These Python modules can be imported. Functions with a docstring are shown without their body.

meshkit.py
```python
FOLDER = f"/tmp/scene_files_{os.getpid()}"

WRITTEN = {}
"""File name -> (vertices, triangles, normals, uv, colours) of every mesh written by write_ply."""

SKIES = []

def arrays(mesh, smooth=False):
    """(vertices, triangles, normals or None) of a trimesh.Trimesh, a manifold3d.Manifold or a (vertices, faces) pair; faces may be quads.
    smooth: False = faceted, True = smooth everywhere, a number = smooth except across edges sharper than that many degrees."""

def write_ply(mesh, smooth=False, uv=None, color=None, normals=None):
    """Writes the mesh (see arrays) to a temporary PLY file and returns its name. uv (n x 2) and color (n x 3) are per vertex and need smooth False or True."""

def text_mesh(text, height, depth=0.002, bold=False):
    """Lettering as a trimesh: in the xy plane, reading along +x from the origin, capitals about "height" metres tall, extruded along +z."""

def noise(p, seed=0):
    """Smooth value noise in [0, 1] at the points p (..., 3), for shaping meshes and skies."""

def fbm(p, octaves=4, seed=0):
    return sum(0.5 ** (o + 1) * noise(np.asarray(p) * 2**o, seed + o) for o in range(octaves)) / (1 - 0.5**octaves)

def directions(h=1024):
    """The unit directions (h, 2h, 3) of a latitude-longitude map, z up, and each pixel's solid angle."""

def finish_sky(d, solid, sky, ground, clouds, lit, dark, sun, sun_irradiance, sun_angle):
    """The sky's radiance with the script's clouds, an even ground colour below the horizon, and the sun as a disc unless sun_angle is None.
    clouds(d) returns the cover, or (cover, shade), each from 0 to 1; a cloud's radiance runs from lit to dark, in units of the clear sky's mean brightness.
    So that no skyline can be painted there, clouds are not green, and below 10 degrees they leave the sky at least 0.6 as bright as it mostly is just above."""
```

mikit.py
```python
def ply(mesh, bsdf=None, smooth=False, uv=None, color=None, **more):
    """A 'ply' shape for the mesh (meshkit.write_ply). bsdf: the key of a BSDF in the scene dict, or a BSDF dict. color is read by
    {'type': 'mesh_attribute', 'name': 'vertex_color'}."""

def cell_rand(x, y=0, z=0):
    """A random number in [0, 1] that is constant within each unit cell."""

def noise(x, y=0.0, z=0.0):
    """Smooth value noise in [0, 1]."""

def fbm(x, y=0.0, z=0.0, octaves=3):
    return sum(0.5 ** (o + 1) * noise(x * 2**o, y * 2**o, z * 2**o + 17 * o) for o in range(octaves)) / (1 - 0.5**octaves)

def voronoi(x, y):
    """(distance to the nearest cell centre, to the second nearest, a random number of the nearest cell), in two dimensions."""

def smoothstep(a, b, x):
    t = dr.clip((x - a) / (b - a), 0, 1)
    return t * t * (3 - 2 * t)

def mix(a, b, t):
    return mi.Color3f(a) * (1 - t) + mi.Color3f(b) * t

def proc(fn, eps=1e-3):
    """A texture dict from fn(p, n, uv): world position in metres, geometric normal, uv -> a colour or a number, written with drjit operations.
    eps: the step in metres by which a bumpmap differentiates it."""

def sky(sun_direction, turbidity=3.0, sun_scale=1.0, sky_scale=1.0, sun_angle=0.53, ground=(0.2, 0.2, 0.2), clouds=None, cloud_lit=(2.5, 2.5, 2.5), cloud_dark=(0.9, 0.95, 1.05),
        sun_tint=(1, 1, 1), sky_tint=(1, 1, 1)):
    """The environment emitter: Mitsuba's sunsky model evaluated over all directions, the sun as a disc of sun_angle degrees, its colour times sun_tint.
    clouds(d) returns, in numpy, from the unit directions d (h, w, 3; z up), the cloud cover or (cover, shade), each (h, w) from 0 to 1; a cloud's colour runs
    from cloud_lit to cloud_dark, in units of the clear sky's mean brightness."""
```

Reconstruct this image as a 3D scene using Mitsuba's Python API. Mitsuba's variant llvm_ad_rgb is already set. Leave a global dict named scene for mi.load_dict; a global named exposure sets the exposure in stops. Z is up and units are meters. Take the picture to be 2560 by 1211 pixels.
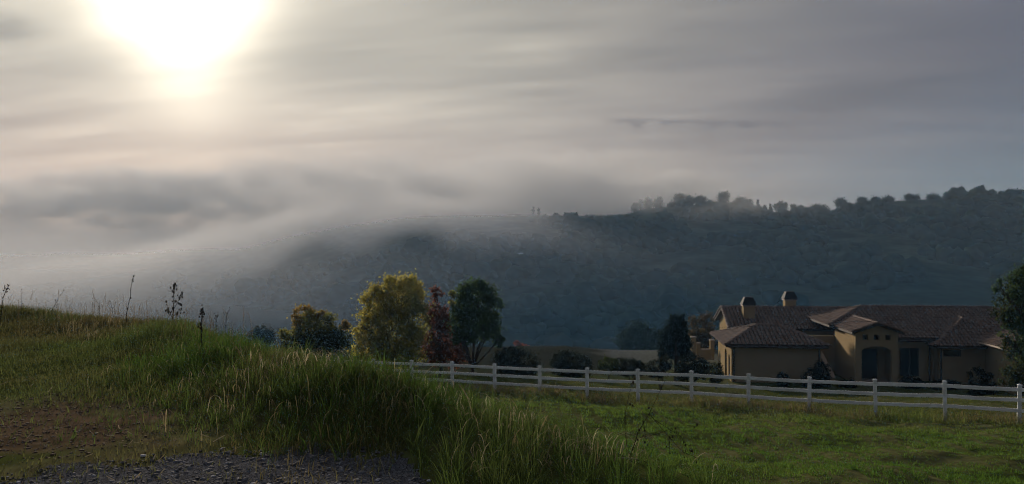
import math, random
import numpy as np
import trimesh
import drjit as dr
import mitsuba as mi
import mikit, meshkit
from mikit import proc, noise, fbm, voronoi, cell_rand, smoothstep, mix
from meshkit import fbm as nfbm, noise as nnoise

T = mi.ScalarTransform4f
scene, labels = {}, {}
rng = np.random.default_rng(7)

def sstep(a, b, x):
    t = np.clip((x - a) / (b - a), 0, 1)
    return t * t * (3 - 2 * t)


# ---------------------------------------------------------------- camera, sky, exposure
exposure = 1.3
CAM_Z, F = 1.6, 2009.0           # eye height; focal length in pixels of the 2560 px wide photograph
HAZE = .00020
scene['haze_air'] = {'type': 'homogeneous', 'albedo': {'type': 'rgb', 'value': [0.92, 0.935, 1.0]}, 'sigma_t': {'type': 'rgb', 'value': [HAZE * .42, HAZE, HAZE * 1.65]},
                     'phase': {'type': 'hg', 'g': 0.25}}
scene['camera'] = {'type': 'perspective', 'fov': 2 * math.degrees(math.atan(1280 / F)), 'fov_axis': 'x', 'near_clip': 0.05, 'far_clip': 6000.0,
                   'to_world': T().look_at(origin=[0, 0, CAM_Z], target=[0, 10, CAM_Z], up=[0, 0, 1]),
                   'medium': {'type': 'ref', 'id': 'haze_air'}}
SUN_AZ, SUN_EL = math.radians(-22.7), math.radians(14.2)
SUN = np.array([math.sin(SUN_AZ) * math.cos(SUN_EL), math.cos(SUN_AZ) * math.cos(SUN_EL), math.sin(SUN_EL)])


def overcast(d):
    """High thin cloud: bright round the sun, streaked, thinning to blue grey away from it."""
    th = np.degrees(np.arccos(np.clip(d @ SUN, -1, 1)))
    az, el = np.degrees(np.arctan2(d[..., 0], d[..., 1])), np.degrees(np.arcsin(np.clip(d[..., 2], -1, 1)))
    # a flat cloud sheet high up: streaks are long and low towards the horizon
    k = 1.0 / (np.maximum(d[..., 2], 0) + 0.10)
    px, py = d[..., 0] * k, d[..., 1] * k
    wx = nfbm(np.stack([px * .5, py * .5, 0 * px + 3.1], -1), 3, 5) - .5
    st = nfbm(np.stack([px * .55 + .9 * wx, (py + .25 * px) * 1.7 + 1.6 * wx, 0 * px], -1), 5, 11) - .5
    st2 = nfbm(np.stack([px * 1.3 + wx, (py + .15 * px) * 5.0, 0 * px + 9], -1), 4, 23) - .5
    big = nfbm(np.stack([px * .35, py * .5, 0 * px + 20], -1), 3, 31) - .5
    glow = 4.3 * np.exp(-(th / 38.5) ** 2) + .14 + 1.7 * sstep(17, 80, el) + .6 * sstep(60, 140, th)   # brighter overhead, and where the deck is lit from the front
    # the thin gap in the deck through which the sun burns: wide above, closing to a wedge below
    dv = math.degrees(SUN_EL) + 2.0 - el
    q = np.hypot((az - math.degrees(SUN_AZ) - .12 * np.maximum(dv, 0)) * (1 + .05 * np.maximum(dv, 0)) * (1 + .9 * st), dv * np.where(dv > 0, .82, .6)) * np.where(np.cos(np.radians(az - math.degrees(SUN_AZ))) > 0, 1, 9)
    fib = nfbm(np.stack([px * 2.2 + 1.5 * wx, (py + .3 * px) * 11.0, 0 * px + 4], -1), 3, 57) - .5
    q = q * (1 + .55 * wx + .45 * st2 + .25 * fib)
    core = 16.0 * np.exp(-(q / 4.2) ** 2) + 1.5 * np.exp(-(th / 8.0) ** 2)
    g = glow * np.exp(.60 * st + .55 * st2 + .42 * big + .22 * fib) + core * np.exp(1.2 * st + .8 * big + 1.0 * st2)
    # a few thin darker cloud streaks low over the right-hand hill and one small grey cloud at the left
    wob = nfbm(np.stack([az * .8, el * 3.0, 0 * az + 2], -1), 4, 41) - .5
    for a0, a1, e0, tilt, h, amt in ((5.6, 8.6, 8.45, -.050, .20, .46), (-.9, .3, 6.45, 0, .06, .16), (8.0, 8.6, 7.7, .0, .05, .14), (24, 27, 10.2, .01, .12, .16), (28, 30.5, 8.6, .0, .12, .18), (28, 31, 7.2, .0, .10, .18)):
        t = sstep(a0, a1, az) * np.exp(-(np.maximum(az - a1, 0) / (11 if a0 < 0 or a1 - a0 > 2 else 1.5)) ** 2)
        g = g * (1 - amt * t * np.exp(-((el - e0 - tilt * (az - a1) + .5 * wob) / (h * (1 + 1.2 * wob))) ** 2) * np.clip(1 + 1.5 * wob, .4, 1.4))
    g = g * (1 - .38 * np.exp(-((az + 32.3) / 1.6) ** 2 - ((el - 12.7 + wob) / .9) ** 2))
    cover = 1 - .18 * sstep(14, 3, el) - .55 * np.clip((th - 22) / 45, 0, 1) * np.clip((el - 3) / 12, 0, 1) * np.clip(1 + 1.6 * st, .3, 1.5)
    return cover, 1 - (g / LIT)


LIT = 20.0
scene['sky'] = mikit.sky(SUN, turbidity=3, sun_scale=1.7, sky_scale=1.0, sun_angle=3.0, ground=(0.08, 0.09, 0.06), clouds=overcast,
                         cloud_lit=(LIT * 1.09, LIT * 1.015, LIT * .83), cloud_dark=(-.09, -.02, 0.22), sky_tint=(1.0, .72, .90), sun_tint=(.74, .95, 1.70))


def px(u, v, Y):
    """The world point at depth Y that a photograph's pixel shows (used once, to measure the place)."""
    return np.array([(u - 1280) / F * Y, Y, CAM_Z - (v - 605) / F * Y])


def place(key, label, cat=None, group=None, kind=None):
    d = {'label': label}
    if cat: d['category'] = cat
    if group: d['group'] = group
    if kind: d['kind'] = kind
    labels[key] = d


def numbered(base):
    if base not in USED:
        USED[base] = 0
        return base
    USED[base] += 1
    return f'{base}_{USED[base]:03d}'


USED = {}


def rgb(*c):
    return {'type': 'rgb', 'value': list(c)}


def two(b):
    return {'type': 'twosided', 'bsdf': b}


def diffuse(tex):
    return two({'type': 'diffuse', 'reflectance': tex})


def P3(p):
    return p.x, p.y, p.z


# ---------------------------------------------------------------- terrain
EDGE = np.array([(14, -4), (6, 1.2), (1.54, 5), (.07, 6.85), (-1.3, 8), (-2.9, 9.9), (-6.4, 15.0), (-10.8, 17), (-30, 20), (-80, 22)], float)


def edge_distance(x, y):
    """Signed distance to the shoulder of the embankment; positive on the field's side."""
    best = np.full(np.shape(x), 1e9)
    sgn = np.ones(np.shape(x))
    for a, b in zip(EDGE[:-1], EDGE[1:]):
        ab = b - a
        t = np.clip(((x - a[0]) * ab[0] + (y - a[1]) * ab[1]) / (ab @ ab), 0, 1)
        dx, dy = x - a[0] - t * ab[0], y - a[1] - t * ab[1]
        d = np.hypot(dx, dy)
        s = np.sign(ab[1] * dx - ab[0] * dy)
        m = d < best
        best, sgn = np.where(m, d, best), np.where(m, s, sgn)
    return best * sgn


def smax(a, b, k):
    h = np.clip(.5 + .5 * (a - b) / k, 0, 1)
    return b + (a - b) * h + k * h * (1 - h)


HOUSE_Z = -8.57


def field_height(x, y):
    ys = np.minimum(y, 48)
    z = -5.17 - .0133 * (np.clip(x, -40, 40) - 18.74) - .10 * (ys - 29.66)
    pad = sstep(40, 54, y) * sstep(4, 12, x)
    zb = -8.3 + .005 * np.clip(x, -40, 40)
    z = np.where(y > 48, z + (zb - z) * sstep(48, 60, y), z)
    z = z * (1 - pad) + HOUSE_Z * pad
    z = z - 31 * sstep(74, 260, y) - 10 * sstep(72, 100, y) * .25
    z = z - 6 * sstep(-10, -70, x) * sstep(10, 60, y) * (1 - sstep(60, 200, y))
    return z


def ground_height(x, y):
    x, y = np.asarray(x, float), np.asarray(y, float)
    s = edge_distance(x, y)
    p = np.stack([x, y, 0 * x], -1)
    inside = .07 * (nfbm(p * .35, 3, 3) - .5) + .03 * (nfbm(p * 1.7, 3, 4) - .5)
    # the low berm along the shoulder, and its hump in the middle
    along = np.exp(-((x + 1.7) / 1.5) ** 2) * np.exp(-((s + .62) / .62) ** 2)
    inside = inside + .26 * along + .10 * np.exp(-((s + .4) / .5) ** 2) * sstep(2.6, .5, x)
    inside = inside + .04 * np.exp(-((x + 5.6) / 1.3) ** 2 - ((y - 12.6) / 1.5) ** 2)
    inside = inside + .16 * sstep(-8, -12, x) * sstep(10, 16, y)
    fld = field_height(x, y) + (.45 * (nfbm(p * .22, 3, 6) - .5) + .34 * (nfbm(p * .75, 3, 8) - .5)) * sstep(1, 5, s) * (1 - sstep(46, 56, y) * sstep(4, 12, x))
    return np.where(s < -6, inside, smax(fld, inside - .62 * np.maximum(s, 0) - .12 * np.maximum(-s - 60, 0), .25))


def grid_mesh(xs, ys, fn):
    X, Y = np.meshgrid(xs, ys, indexing='ij')
    Z = fn(X, Y)
    n, m = len(xs), len(ys)
    v = np.stack([X, Y, Z], -1).reshape(-1, 3)
    i = np.arange(n * m).reshape(n, m)
    q = np.stack([i[:-1, :-1], i[1:, :-1], i[1:, 1:], i[:-1, 1:]], -1).reshape(-1, 4)
    return v, np.vstack([q[:, [0, 1, 2]], q[:, [0, 2, 3]]])


def spread(a, b, lo, hi, fine, grow):
    """Coordinates from lo to hi: steps of `fine` between a and b, growing outwards."""
    mid = list(np.arange(a, b + fine / 2, fine))
    up, s = [mid[-1]], fine
    while up[-1] < hi:
        s *= grow
        up.append(min(up[-1] + s, hi))
    dn, s = [mid[0]], fine
    while dn[0] > lo:
        s *= grow
        dn.insert(0, max(dn[0] - s, lo))
    return np.array(dn[:-1] + mid + up[1:])


RIDGE_PX = np.array([(-700, 800), (0, 722), (300, 684), (450, 655), (600, 622), (700, 598), (850, 566), (1000, 545), (1150, 540), (1300, 537), (1420, 540), (1560, 536), (1610, 521), (1700, 512), (1850, 514), (1895, 528), (2060, 530), (2100, 517), (2160, 511), (2260, 500), (2400, 491), (2560, 482), (3000, 466)], float)
FAR_PX = np.array([(-700, 500), (0, 478), (300, 468), (520, 452), (700, 450), (800, 437), (900, 452), (1050, 458), (1250, 449), (1450, 461), (1700, 487), (1900, 530), (2400, 600), (3200, 640)], float)


def ridge_y(x):
    return 700 + .10 * np.abs(x) + 25 * np.sin(x / 130.0)


def hill_height(x, y):
    yr = ridge_y(x)
    u = 1280 + x / yr * F
    top = CAM_Z + (605 - np.interp(u, RIDGE_PX[:, 0], RIDGE_PX[:, 1])) / F * yr
    toe = 240 + 330 * sstep(120, -260, x)
    t = (y - toe) / (yr - toe)
    p = np.stack([x, y, 0 * x], -1)
    front = -44 + (top + 44) * np.clip(t, 0, 1.0) ** 1.05
    front = front + 16 * (nfbm(p / 150.0, 3, 51) - .5) * np.sin(np.pi * np.clip(t, 0, 1))
    back = top - .32 * np.maximum(y - yr, 0)
    return np.where(t < 1, front, np.maximum(back, -60)) - 20 * sstep(.12, -.1, t)


def far_height(x, y):
    yr = 1650 + .06 * np.abs(x)
    u = 1280 + x / yr * F
    top = CAM_Z + (605 - np.interp(u, FAR_PX[:, 0], FAR_PX[:, 1])) / F * yr - 80 - 60 * sstep(-150, -420, x)
    t = (y - 1050) / (yr - 1050)
    p = np.stack([x, y, 0 * x], -1)
    z = -50 + (top + 50) * np.clip(t, 0, 1)
    z = np.where(t > 1, top - .25 * (y - yr), z)
    return z + 20 * (nfbm(p / 260.0, 2, 61) - .5) * np.clip(t, 0, 1) + 4 * (nfbm(p / 45.0, 2, 62) - .5)

# ---------------------------------------------------------------- materials
def wood_colour(p, n, uv):
    k = fbm(p.x * .045, p.y * .045, p.z * .045, 3)
    m = noise(p.x * .35, p.y * .35, p.z * .35)
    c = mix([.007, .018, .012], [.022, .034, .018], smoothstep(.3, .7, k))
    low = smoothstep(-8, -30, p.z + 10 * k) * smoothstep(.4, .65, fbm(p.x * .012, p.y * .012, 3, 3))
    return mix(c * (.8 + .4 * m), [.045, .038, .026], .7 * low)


def ground_colour(p, n, uv):
    k = fbm(p.x * .5, p.y * .5, 0, 4)
    f = noise(p.x * 9, p.y * 9, 0)
    green = mix([.045, .065, .016], [.085, .095, .032], k)
    dry = mix([.13, .115, .065], [.20, .175, .10], fbm(p.x * 2.1, p.y * 2.1, 5, 3))
    # bare reddish earth by the roadside
    d = dr.sqrt(dr.square((p.x + 4.3) / 1.9) + dr.square((p.y - 6.9) / 1.5))
    e = smoothstep(1.0, .45, d + 1.2 * (fbm(p.x * 1.6, p.y * 1.6, 2, 4) - .5))
    earth = mix([.085, .055, .038], [.15, .10, .07], fbm(p.x * 6, p.y * 6, 1, 3))
    left = smoothstep(-1.0, -3.5, p.x) * smoothstep(20, 15, p.y)
    c = mix(green, dry, smoothstep(.42, .62, k) * (.25 + .25 * left))
    # a mown pale field far down the slope, and the bare valley floor beyond it
    c = mix(c, [.032, .034, .026], .95 * smoothstep(58, 68, p.y + 6 * k) * smoothstep(14, 9, p.x))
    far = smoothstep(66, 74, p.y + 6 * k) * smoothstep(8.5, 11.0, p.x + 2.5 * k - .06 * (p.y - 80)) * smoothstep(40, 33, p.x)
    c = mix(c, [.115, .122, .115], .85 * far)
    c = mix(c, earth, .8 * e)
    return c * (.7 + .6 * f)


def gravel_colour(p, n, uv):
    a, b, r = voronoi(p.x * 38, p.y * 38)
    return mix([.055, .058, .068], [.12, .125, .14], r) * smoothstep(.0, .25, b - a) + mi.Color3f(.02)


def stucco_colour(p, n, uv):
    k = fbm(p.x * .9, p.y * .9, p.z * .9, 4)
    g = noise(p.x * 22, p.y * 22, p.z * 22)
    return mix([.29, .228, .135], [.37, .292, .172], k) * (.92 + .16 * g)


def tile_colour(p, n, uv):
    r = cell_rand(p.x * 3.3 + .37 * p.y, p.y * 2.2, p.z * 2.4)
    k = fbm(p.x * .8, p.y * .8, p.z * .8, 3)
    return mix([.078, .058, .050], [.20, .142, .115], .55 * r + .45 * k)


def fence_colour(p, n, uv):
    k = fbm(p.x * 2.5, p.y * 2.5, p.z * 5, 4)
    low = noise(p.x * 14, p.y * 14, p.z * 3)
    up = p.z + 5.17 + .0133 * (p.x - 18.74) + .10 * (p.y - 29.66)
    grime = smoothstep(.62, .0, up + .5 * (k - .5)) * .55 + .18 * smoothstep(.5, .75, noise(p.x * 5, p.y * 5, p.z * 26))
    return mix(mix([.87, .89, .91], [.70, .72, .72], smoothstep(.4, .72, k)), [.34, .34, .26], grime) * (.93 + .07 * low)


def bark_colour(p, n, uv):
    k = fbm(p.x * 14, p.y * 14, p.z * 3, 3)
    return mix([.045, .035, .027], [.12, .095, .075], k)


VC = {'type': 'mesh_attribute', 'name': 'vertex_color'}
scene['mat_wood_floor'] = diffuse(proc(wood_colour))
scene['mat_ground'] = diffuse(proc(ground_colour))
scene['mat_gravel'] = diffuse(proc(gravel_colour))
scene['mat_pebble'] = two({'type': 'principled', 'base_color': VC, 'roughness': .85, 'specular': .2})
scene['mat_stucco'] = two({'type': 'bumpmap', 'arbitrary': proc(lambda p, n, uv: fbm(p.x * 14, p.y * 14, p.z * 14, 3), 4e-3), 'scale': .006, 'bsdf': {'type': 'diffuse', 'reflectance': proc(stucco_colour)}})
scene['mat_tile'] = two({'type': 'principled', 'base_color': proc(tile_colour), 'roughness': .75, 'specular': .3})
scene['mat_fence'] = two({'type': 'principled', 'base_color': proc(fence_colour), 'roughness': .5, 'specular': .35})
scene['mat_bark'] = diffuse(proc(bark_colour))
scene['mat_dark_trim'] = two({'type': 'principled', 'base_color': rgb(.035, .028, .024), 'roughness': .7})
scene['mat_trim'] = two({'type': 'principled', 'base_color': rgb(.36, .30, .24), 'roughness': .6})
scene['mat_metal'] = two({'type': 'principled', 'base_color': rgb(.016, .015, .015), 'roughness': .75, 'specular': .3})
scene['mat_glass'] = two({'type': 'principled', 'base_color': rgb(.015, .018, .022), 'roughness': .06, 'specular': .6})
scene['mat_dark_brown'] = diffuse(rgb(.05, .042, .036))  # flat dark brown for the porch door and the gable vent
scene['mat_white'] = diffuse(rgb(.42, .43, .44))
scene['mat_wire'] = two({'type': 'principled', 'base_color': rgb(.02, .02, .022), 'roughness': .6})
scene['mat_leaf'] = {'type': 'principledthin', 'base_color': VC, 'roughness': .55, 'diff_trans': .9, 'eta': 1.4}
scene['mat_grass'] = {'type': 'principledthin', 'base_color': VC, 'roughness': .5, 'diff_trans': .8, 'eta': 1.4}
scene['mat_stalk'] = two({'type': 'diffuse', 'reflectance': VC})


def add(key, mesh, mat, smooth=False, color=None):
    scene[key] = mikit.ply(mesh, mat, smooth=smooth, **({'color': color} if color is not None else {}))
    return key


def tint(mesh, c):
    v = mesh[0] if isinstance(mesh, tuple) else mesh.vertices
    return np.tile(np.asarray(c, float), (len(v), 1))


def cat(meshes):
    meshes = [m if isinstance(m, tuple) else (np.asarray(m.vertices), np.asarray(m.faces)) for m in meshes]
    at = np.cumsum([0] + [len(m[0]) for m in meshes])
    return np.vstack([m[0] for m in meshes]), np.vstack([np.asarray(m[1]) + a for m, a in zip(meshes, at)])


def tube(points, radii, sides=6, cap=True):
    p = np.asarray(points, float)
    t = np.gradient(p, axis=0)
    t /= np.linalg.norm(t, axis=1, keepdims=True) + 1e-12
    a = np.cross(t, np.where(np.abs(t[:, 2:]) < .9, [0, 0, 1.0], [1.0, 0, 0]))
    a /= np.linalg.norm(a, axis=1, keepdims=True) + 1e-12
    b, ang = np.cross(t, a), np.arange(sides) * 2 * np.pi / sides
    r = np.broadcast_to(radii, (len(p),))
    v = (p[:, None] + r[:, None, None] * (np.cos(ang)[None, :, None] * a[:, None] + np.sin(ang)[None, :, None] * b[:, None])).reshape(-1, 3)
    i, j = np.meshgrid(np.arange(len(p) - 1), np.arange(sides), indexing='ij')
    q = np.stack([i * sides + j, i * sides + (j + 1) % sides, (i + 1) * sides + (j + 1) % sides, (i + 1) * sides + j], -1).reshape(-1, 4)
    f = np.vstack([q[:, [0, 1, 2]], q[:, [0, 2, 3]]])
    if cap:
        e = (len(p) - 1) * sides
        f = np.vstack([f, [[e, e + k, e + k + 1] for k in range(1, sides - 1)], [[0, k + 1, k] for k in range(1, sides - 1)]])
    return v, f


def box(lo, hi, bevel=0.0):
    lo, hi = np.asarray(lo, float), np.asarray(hi, float)
    if not bevel:
        m = trimesh.creation.box(hi - lo)
        return m.vertices + (lo + hi) / 2, m.faces
    pts = []
    for s in np.ndindex(2, 2, 2):
        c = np.where(np.array(s) == 1, hi, lo)
        g = np.where(np.array(s) == 1, -bevel, bevel)
        for k in range(3):
            q = c + g
            q[k] = c[k]
            pts.append(q)
    h = trimesh.convex.convex_hull(np.array(pts))
    return np.asarray(h.vertices), np.asarray(h.faces)


# ---------------------------------------------------------------- the setting
xs = spread(-10, 12, -1440, 1440, .15, 1.05)
ys = spread(3.5, 20, -80, 2240, .15, 1.04)
add('ground', grid_mesh(xs, ys, ground_height), 'mat_ground', True)
place('ground', 'grassy roadside ground falling away to the valley', kind='structure')
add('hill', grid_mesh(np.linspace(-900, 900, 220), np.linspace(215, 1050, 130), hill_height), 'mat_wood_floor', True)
place('hill', 'dark wooded hill across the valley', kind='structure')
add('distant_hill', grid_mesh(np.linspace(-1400, 1400, 200), np.linspace(1050, 2200, 90), far_height), 'mat_wood_floor', True)
place('distant_hill', 'far ridge half lost in fog', kind='structure')

GRAVEL = np.array([(-30, 5.0), (-6, 5.2), (-3.6, 5.35), (-2.93, 5.8), (-2.5, 6.05), (-1.6, 6.15), (-1.1, 6.05), (-.8, 5.75), (-.6, 5.3), (-.2, 4.0), (3, 1.0), (6, -2)], float)


def gravel_edge(x):
    return np.interp(x, GRAVEL[:, 0], GRAVEL[:, 1])


gv, gf = grid_mesh(np.arange(-14, 4, .06), np.arange(-3, 7.2, .06), lambda x, y: ground_height(x, y) + .006)
cen = gv[gf].mean(1)
keep = cen[:, 1] < gravel_edge(cen[:, 0]) + .9 * (nfbm(cen * 2.6, 4, 15) - .5)
add('gravel_road', (gv, gf[keep]), 'mat_gravel', True)
place('gravel_road', 'grey gravel shoulder of the road at the near edge', kind='structure')


def pebbles(n):
    base = trimesh.creation.icosphere(subdivisions=0)
    x = rng.uniform(-5.5, .8, n)
    y = rng.uniform(4.2, 7.0, n)
    ok = y < gravel_edge(x) + .35 * (rng.random(n) - .35)
    x, y = x[ok], y[ok]
    n = len(x)
    z = ground_height(x, y)
    r = .007 + .016 * rng.random(n) ** 3
    sc = r[:, None] * rng.uniform([.8, .8, .45], [1.5, 1.2, .8], (n, 3))
    v = base.vertices[None] * (1 + .35 * (rng.random((n, len(base.vertices), 1)) - .5)) * sc[:, None]
    a = rng.uniform(0, 2 * np.pi, n)
    c, s = np.cos(a)[:, None], np.sin(a)[:, None]
    tilt = rng.uniform(-.5, .5, (n, 1))
    vx, vy, vz = v[..., 0] * c - v[..., 1] * s, v[..., 0] * s + v[..., 1] * c, v[..., 2]
    vz = vz + tilt * vx * .6
    V = np.stack([vx + x[:, None], vy + y[:, None], vz + (z + r * .3)[:, None]], -1)
    Fc = base.faces[None] + (np.arange(n) * len(base.vertices))[:, None, None]
    tone = (rng.uniform(.05, .17, n) + .25 * (rng.random(n) > .95))[:, None] * np.array([.97, .99, 1.06])
    return (V.reshape(-1, 3), Fc.reshape(-1, 3)), np.repeat(tone, len(base.vertices), 0)


m, c = pebbles(15000)
add('gravel', m, 'mat_pebble', False, c)
place('gravel', 'loose grey gravel stones along the road edge', kind='stuff')


def clods(n):
    base = trimesh.creation.icosphere(subdivisions=0)
    x, y = -4.3 + 1.3 * rng.normal(size=n), 6.9 + .95 * rng.normal(size=n)
    ok = (y > gravel_edge(x) + .05) & (nfbm(np.stack([x * 1.3, y * 1.3, 0 * x], -1), 3, 19) > .38)
    x, y = x[ok], y[ok]
    n = len(x)
    r = .004 + .013 * rng.random(n) ** 4
    v = base.vertices[None] * (1 + .5 * (rng.random((n, 12, 1)) - .5)) * (r[:, None] * rng.uniform([.8, .8, .4], [1.6, 1.3, .8], (n, 3)))[:, None]
    V = v + np.stack([x, y, ground_height(x, y) + .15 * r], -1)[:, None]
    Fc = base.faces[None] + (np.arange(n) * 12)[:, None, None]
    k = rng.random((n, 1))
    return (V.reshape(-1, 3), Fc.reshape(-1, 3)), np.repeat((np.array([.075, .05, .036]) * (1 - k) + np.array([.15, .105, .075]) * k), 12, 0)


m, c = clods(5200)
add('earth_clods', m, 'mat_pebble', False, c)
place('earth_clods', 'crumbs of reddish brown earth on the bare patch', kind='stuff')

# ---------------------------------------------------------------- leaves, trees, shrubs
def leaf_cards(pos, size, tone, droop=.3, gen=rng):
    """Small bent leaves (two triangles each) at the points, turned every way."""
    n = len(pos)
    d = gen.normal(size=(n, 3))
    d[:, 2] -= droop
    d /= np.linalg.norm(d, axis=1, keepdims=True)
    e = np.cross(d, gen.normal(size=(n, 3)))
    e /= np.linalg.norm(e, axis=1, keepdims=True)
    nn = np.cross(d, e)
    s = (size * gen.uniform(.6, 1.4, n))[:, None]
    v = np.stack([pos, pos + s * (.55 * d + .36 * e + .08 * nn), pos + s * 1.1 * d, pos + s * (.55 * d - .36 * e + .08 * nn)], 1)
    i = (np.arange(n) * 4)[:, None]
    f = np.vstack([i + [0, 1, 2], i + [0, 2, 3]])
    return (v.reshape(-1, 3), f), np.repeat(tone, 4, 0)


def crown_points(lobes, n, clump, spreadf, gen, shell=.45):
    """Leaf positions gathered in clumps inside ellipsoids (x, y, z, rx, ry, rz); also the number of each point's ellipsoid."""
    L = np.asarray(lobes, float)
    vol = (L[:, 3] * L[:, 4] * L[:, 5]) ** (2 / 3)
    nc = max(8, int(n / clump))
    which = gen.choice(len(L), nc, p=vol / vol.sum())
    d = gen.normal(size=(nc, 3))
    d /= np.linalg.norm(d, axis=1, keepdims=True)
    r = shell + (1 - shell) * gen.random(nc) ** .6
    c = L[which, :3] + d * r[:, None] * L[which, 3:]
    k = gen.integers(0, nc, n)
    sig = spreadf * np.cbrt(L[which[k], 3] * L[which[k], 4] * L[which[k], 5])
    return c[k] + gen.normal(size=(n, 3)) * (np.minimum(gen.gamma(2.0, .5, (n, 1)), 1.7)) * sig[:, None] * [1, 1, .8], which[k], k


def lobes_px(Y, rows, depth=.9):
    """Crown ellipsoids measured off the photograph at depth Y: (u, v, half width, half height) in its pixels."""
    out = []
    for i, (u, v, ru, rv) in enumerate(rows):
        p = px(u, v, Y)
        r = ru * Y / F
        out.append((p[0], Y + depth * r * .6 * math.sin(2.3 * i), p[2], r, depth * r, rv * Y / F))
    return out


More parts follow.
